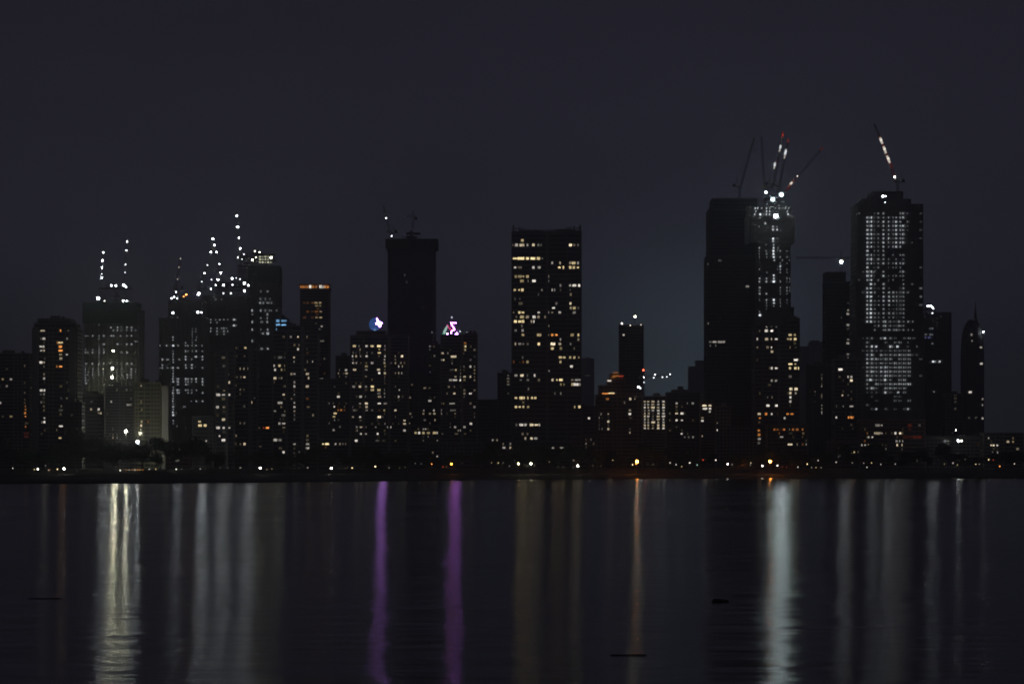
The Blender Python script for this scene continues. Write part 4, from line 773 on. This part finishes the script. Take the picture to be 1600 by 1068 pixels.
# ------------------------------------------------------------------ lamps along the far promenade
LAMPS = [(53.7, 733, 'w', 5), (59, 732.5, 'w', 8), (76, 734, 'w', 4), (77.4, 733.6, 'o', 4), (71, 727, 'w', 3), (89.7, 732.6, 'w', 6), (100, 731.8, 'w', 9),
 (-20, 732, 'w', 6), (20, 731, 'w', 5), (188, 734.5, 'w', 6), (197.5, 734, 'o', 4), (202, 733.7, 'w', 4), (207, 733.5, 'o', 4), (211, 733.5, 'w', 5), (215.5, 733.5, 'o', 5), (219, 733.5, 'w', 4), (223.5, 733.5, 'o', 4), (233.5, 732.5, 'w', 5), (243.5, 732.5, 'w', 5),
 (275.3, 732.5, 'w', 6), (284, 732, 'w', 2), (313, 732, 'w', 4), (321, 731.5, 'w', 2), (344, 730.5, 'w', 2), (356, 730.5, 'w', 2), (375.7, 730.5, 'w', 4), (406.5, 731, 'w', 9), (417, 733, 'w', 3), (424.8, 732, 'w', 3),
 (480.6, 730.2, 'w', 4), (517.7, 731, 'w', 9), (550.3, 730.5, 'w', 6), (586.4, 728.3, 'w', 7), (608, 730.5, 'w', 3), (624.5, 730.5, 'w', 2), (633, 729.5, 'w', 2), (649, 723.3, 'w', 2), (658, 724, 'w', 2),
 (674.6, 724.4, 'o', 6), (692, 729, 'r', 4), (697.5, 729, 'o', 3), (705.4, 724.4, 'o', 9), (722, 723, 'w', 1), (768, 722.6, 'w', 3), (778.4, 722.8, 'w', 5), (786.3, 722.6, 'w', 2), (796, 727.6, 'w', 3),
 (810, 724, 'y', 9), (829.5, 724, 'l', 9), (835, 727, 'w', 3), (858.5, 721, 'w', 3), (872, 729, 'w', 2), (880, 729, 'w', 2), (902.7, 727.3, 'l', 9), (939, 727.6, 'w', 2), (926, 727, 'w', 2), (957.5, 718.5, 'w', 4),
 (995.4, 720.7, 'o', 10), (988.4, 725.5, 'w', 6), (994, 724, 'o', 7), (1012, 724, 'w', 2), (1020.7, 725, 'w', 2), (1046.8, 722.6, 'w', 5), (1056.4, 725.5, 'w', 5), (1065, 728.3, 'w', 4), (1077.7, 722.6, 'w', 6), (1089.4, 726, 'g', 5),
 (1098.7, 718, 'r', 5), (1118.4, 718.3, 'w', 6), (1137, 724.5, 'w', 8), (1143.7, 725, 'w', 3), (1173, 722.6, 'w', 5), (1172.5, 726, 'w', 3), (1191, 727.3, 'w', 8), (1203.2, 720.7, 'o', 10), (1214.8, 727, 'w', 7), (1222, 729, 'r', 3), (1229, 729, 'r', 3), (1237, 729, 'r', 2),
 (1246.7, 729.2, 'w', 5), (1261.3, 724.5, 'w', 6), (1268, 730, 'w', 3), (1275, 730, 'w', 4), (1283, 730, 'w', 3), (1278.4, 718.9, 'w', 5), (1306.5, 721.7, 'w', 5), (1331.8, 722.6, 'w', 3), (1349.5, 723, 'w', 3), (1354.6, 729.5, 'w', 5), (1361.7, 722.6, 'w', 5), (1376.3, 725, 'w', 4), (1398.8, 724.5, 'w', 4), (1432.9, 719.8, 'w', 2),
 (1475.6, 724.4, 'w', 3), (1489, 723, 'w', 5), (1495.8, 726, 'w', 4), (1508, 717, 'w', 2), (1524.5, 724.7, 'w', 5), (1530.4, 724.7, 'w', 3), (1544.7, 717.6, 'w', 6), (1552, 718, 'r', 4), (1562, 728, 'o', 6), (1585, 724, 'w', 5)]
LS = [0, (.5, .12), (.55, .2), (.6, .4), (.7, .6), (.75, 1.0), (.85, 2), (.95, 4), (1.0, 9), (1.15, 34), (1.6, 120)]
CN = {'w': 'white', 'k': 'cool white', 'o': 'orange', 'r': 'red', 'g': 'greenish', 'y': 'warm', 'l': 'pale'}
ORD = ['first', 'second', 'third', 'fourth', 'fifth', 'sixth', 'seventh', 'eighth', 'ninth', 'tenth', 'eleventh', 'twelfth']
lampr = random.Random(8)
MARKS = [(-60, 50, 'the orange windowed block'), (50, 127, 'the round shouldered tower'), (127, 262, 'the twin crane tower'), (262, 335, 'the dotted construction tower'), (335, 426, 'the three window tower'), (426, 500, 'the white speckled tower'),
         (500, 640, 'the blue sign tower'), (640, 760, 'the pink sign tower'), (760, 850, 'the yellow banded tower'), (850, 932, 'the black podium block'), (932, 1004, 'the orange ledged block'), (1004, 1042, 'the white grid office'),
         (1042, 1104, 'the hazy stepped block'), (1104, 1180, 'the tall dark tower'), (1180, 1262, 'the yellow windowed tower'), (1262, 1346, 'the hammerhead crane tower'), (1346, 1443, 'the glittering tower'), (1443, 1503, 'the hooked lamp tower'), (1503, 1541, 'the domed tower'), (1541, 1700, 'the right end block')]
cnt = {}
for px, py, c, l in sorted((a, b_, 'y' if c == 'w' and l < 8 and int(a * 7) % 3 == 0 else c, l) for a, b_, c, l in LAMPS):
    y = 2558 + lampr.uniform(0, 10); x, z = PX(px, y), PZ(py, y); r, s = LS[l]
    br = 'faint' if l < 4 else 'small' if l < 7 else 'bright' if l < 10 else 'glaring'
    mk = next(m[2] for m in MARKS if m[0] <= px < m[1]); key = (br, c, mk); cnt[key] = cnt.get(key, 0) + 1
    t = thing('street_lamp', '%s %s shore lamp below %s, %s such from its left' % (br, CN[c], mk, ORD[cnt[key] - 1]), 'street lamp', (x, y, 3.6), 'street lamps along the far promenade')
    b = MB(); b.lathe(x, y + 1.4, [(.2, 3.3), (.16, 5), (.09, z + .7)], 6); b.bar((x, y + 1.4, z + .65), (x, y - .3, z + .85 + r * .5), .14); b.build('pole', POLE, t)
    b = MB(); b.ball((x, y - .2, z), r * .72, 0, 8, 5, .9); b.build('lamp_head', glowmat('d' if c == 'o' and l > 8 else c, s * 1.3), t)

def flood_mast(label, px, py, D, lamps):
    x = PX(px, D); t = thing('flood_mast', label, 'flood light', (x, D, 4), 'flood masts on the shore'); zt = PZ(py, D)
    b = MB(); b.lathe(x, D + 2, [(.35, 3.5), (.3, 8), (.18, zt + 1)], 8); b.bar((x - 2.2, D + 2, zt - 1), (x + 2.2, D + 2, zt - 1), .25); b.build('pole', POLE, t)
    for L in lamps: lamp(t, 'floodlight', L[0], L[1], D, L[2], L[3], L[4], False)
flood_mast('glaring yellow white flood mast in front of the pale yellowish block', 196.5, 673, 2672, [(196.5, 673, 2.7, 110, 'l')])
flood_mast('glaring cool white flood mast, lower and right of the yellow white one', 215.3, 690, 2668, [(215.3, 690, 2.4, 60, 'k')])
flood_mast('wide glaring white flood mast with twin lamps, left of the domed tower foot', 1499, 688, 2700, [(1497.5, 688.2, 2.2, 20, 'k'), (1502.5, 688.2, 1.9, 12, 'l'), (1493.5, 671.5, 1.2, 4, 'w')])

# ------------------------------------------------------------------ trees on the shore
LEAF = surf('tree_leaves', (.06, .085, .035), .7, .45, 1.2)
BARK = surf('tree_bark', (.12, .09, .06), .9, .3, 2.0)
def tree_meshes(seed, hgt, rad):
    r = random.Random(seed)
    t = MB(); p = Vector((0, 0, -.6)); top = Vector((r.uniform(-.5, .5), r.uniform(-.5, .5), hgt * .5)); t.bar(p, top, .75, 0, .4)
    cl = []
    for k in range(7):
        a = r.uniform(0, 6.28); q = top + Vector((math.cos(a) * rad * r.uniform(.3, .75), math.sin(a) * rad * r.uniform(.3, .75), hgt * r.uniform(.02, .34)))
        t.bar(top - Vector((0, 0, r.uniform(0, hgt * .15))), q, .3, 0, .1); cl.append((q, rad * r.uniform(.38, .6)))
    cl.append((top + Vector((0, 0, hgt * .28)), rad * .6))
    c = MB()
    for q, R_ in cl:
        for _ in range(95):
            d = Vector((r.gauss(0, 1), r.gauss(0, 1), r.gauss(0, .8))).normalized() * R_ * r.uniform(.45, 1.1)
            o = q + d; s_ = r.uniform(.45, 1.0); u = Vector((r.gauss(0, 1), r.gauss(0, 1), r.gauss(0, 1))).normalized(); w = u.orthogonal().normalized()
            n = len(c.v); c.v += [tuple(o + u * s_), tuple(o + w * s_ * .6), tuple(o - u * s_), tuple(o - w * s_ * .6)]; c.f.append((n, n+1, n+2, n+3)); c.m.append(0)
    return t, c
kinds = []   # five trees, then copies
for k in range(5):
    tm, cm = tree_meshes(40 + k, [17, 21, 14, 23, 18][k], [7, 7.5, 6.5, 7.5, 8.5][k])
    root = thing('broadleaf_tree', 'dark leafy tree in the unlit belt along the far shore', 'tree', (0, 0, 0), 'trees along the far shore')
    kinds.append((root, tm.build('trunk', BARK, root), cm.build('crown', LEAF, root)))
tr = random.Random(21); spots = []
px = -60
while px < 1665:
    spots.append((px + tr.uniform(-4, 4), 2594 + tr.uniform(0, 22))); px += tr.uniform(13, 25)
px = -50
while px < 1660:
    spots.append((px + tr.uniform(-5, 5), 2628 + tr.uniform(0, 18))); px += tr.uniform(22, 40)
used = set()
for (px, y) in spots:
    k = tr.randrange(5); src, a, c = kinds[k]
    if k in used:
        n = src.copy(); COL.objects.link(n)
        for ch in (a, c):
            d = ch.copy(); COL.objects.link(d); d.parent = n
    else: n = src; used.add(k)
    n.location = (PX(px, y), y, ground_z(y) - .1); n.rotation_euler = (0, 0, tr.uniform(0, 6.28)); s_ = tr.uniform(.75, 1.2) * (1.35 if px < 340 else 1.0); n.scale = (s_, s_, s_ * tr.uniform(.9, 1.15))

# ------------------------------------------------------------------ night air, sky, camera
hm, nt, out = new_mat('night_haze')
pv = nt.nodes.new('ShaderNodeVolumePrincipled'); pv.inputs['Color'].default_value = (.88, .91, .95, 1); pv.inputs['Density'].default_value = HAZE
pv.inputs['Anisotropy'].default_value = HANISO
nt.links.new(pv.outputs[0], out.inputs['Volume'])
b = MB(); b.box(-4300, 4300, -320, 9300, -2.5, 420); tag(b.build('haze', hm), kind='stuff')

w = bpy.data.worlds.new('World'); S.world = w; w.use_nodes = True; nt = w.node_tree; nt.nodes.clear()
N = nt.nodes.new; Lk = nt.links.new
out = N('ShaderNodeOutputWorld'); bg = N('ShaderNodeBackground'); tc = N('ShaderNodeTexCoord'); sp = N('ShaderNodeSeparateXYZ')
Lk(tc.outputs['Generated'], sp.inputs[0]); Lk(bg.outputs[0], out.inputs['Surface'])
def mth(op, a, b_=None, c=None):
    n = N('ShaderNodeMath'); n.operation = op
    for i, v in enumerate((a, b_, c)):
        if v is None: continue
        if isinstance(v, (int, float)): n.inputs[i].default_value = v
        else: Lk(v, n.inputs[i])
    return n.outputs[0]
rp = N('ShaderNodeValToRGB'); Lk(sp.outputs['Z'], rp.inputs['Fac'])
e = rp.color_ramp.elements; e[0].position = 0.0; e[0].color = SKY[0]; e[1].position = .35; e[1].color = SKY[3]
for p_, c_ in ((.07, SKY[1]), (.16, SKY[2])):
    q = rp.color_ramp.elements.new(p_); q.color = c_
az = mth('DIVIDE', sp.outputs['X'], mth('MAXIMUM', sp.outputs['Y'], .05))
def glow(a0, wa, we, col):
    d = mth('DIVIDE', mth('SUBTRACT', az, a0), wa); el = mth('DIVIDE', mth('SUBTRACT', sp.outputs['Z'], .02), we)
    g = mth('EXPONENT', mth('MULTIPLY', mth('ADD', mth('MULTIPLY', d, d), mth('MULTIPLY', el, el)), -1.0))
    fr_ = mth('GREATER_THAN', sp.outputs['Y'], 0.0)
    m = N('ShaderNodeVectorMath'); m.operation = 'SCALE'; m.inputs[0].default_value = col; Lk(mth('MULTIPLY', g, fr_), m.inputs['Scale']); return m.outputs[0]
def vadd(a, b_):
    n = N('ShaderNodeVectorMath'); n.operation = 'ADD'; Lk(a, n.inputs[0]); Lk(b_, n.inputs[1]); return n.outputs[0]
col = rp.outputs['Color']
for g in GLOWS: col = vadd(col, glow(*g))
mp = N('ShaderNodeMapping'); mp.inputs['Scale'].default_value = (3, 3, 9); nz = N('ShaderNodeTexNoise'); nz.inputs['Scale'].default_value = 1.6; nz.inputs['Detail'].default_value = 4
Lk(tc.outputs['Generated'], mp.inputs['Vector']); Lk(mp.outputs['Vector'], nz.inputs['Vector'])
sc = N('ShaderNodeVectorMath'); sc.operation = 'SCALE'; Lk(col, sc.inputs[0]); Lk(mth('MULTIPLY_ADD', nz.outputs['Fac'], .5, .75), sc.inputs['Scale'])   # thin high cloud
Lk(sc.outputs[0], bg.inputs['Color']); bg.inputs['Strength'].default_value = 1.0

cam = bpy.data.cameras.new('camera'); co = bpy.data.objects.new('camera', cam); COL.objects.link(co)
co.location = (0, 0, H); co.rotation_euler = (math.radians(90), 0, 0)
cam.sensor_width = 36; cam.lens = 36 * FOC / 1600; cam.shift_y = (HZ - 534) / 1600; cam.clip_start = .5; cam.clip_end = 20000
S.camera = co
S.view_settings.view_transform = 'Standard'; S.view_settings.look = 'None'; S.view_settings.exposure = 0; S.view_settings.gamma = 1
S.cycles.pixel_filter_type = 'BLACKMAN_HARRIS'; S.cycles.filter_width = 1.8
S.cycles.use_denoising = True; S.cycles.denoiser = 'OPENIMAGEDENOISE'; S.cycles.use_light_tree = True
S.cycles.max_bounces = 4; S.cycles.diffuse_bounces = 2; S.cycles.glossy_bounces = 3; S.cycles.volume_bounces = 0; S.cycles.transmission_bounces = 1
S.cycles.sample_clamp_indirect = 4
for o in list(S.objects):
    if '_D' in o: del o['_D']
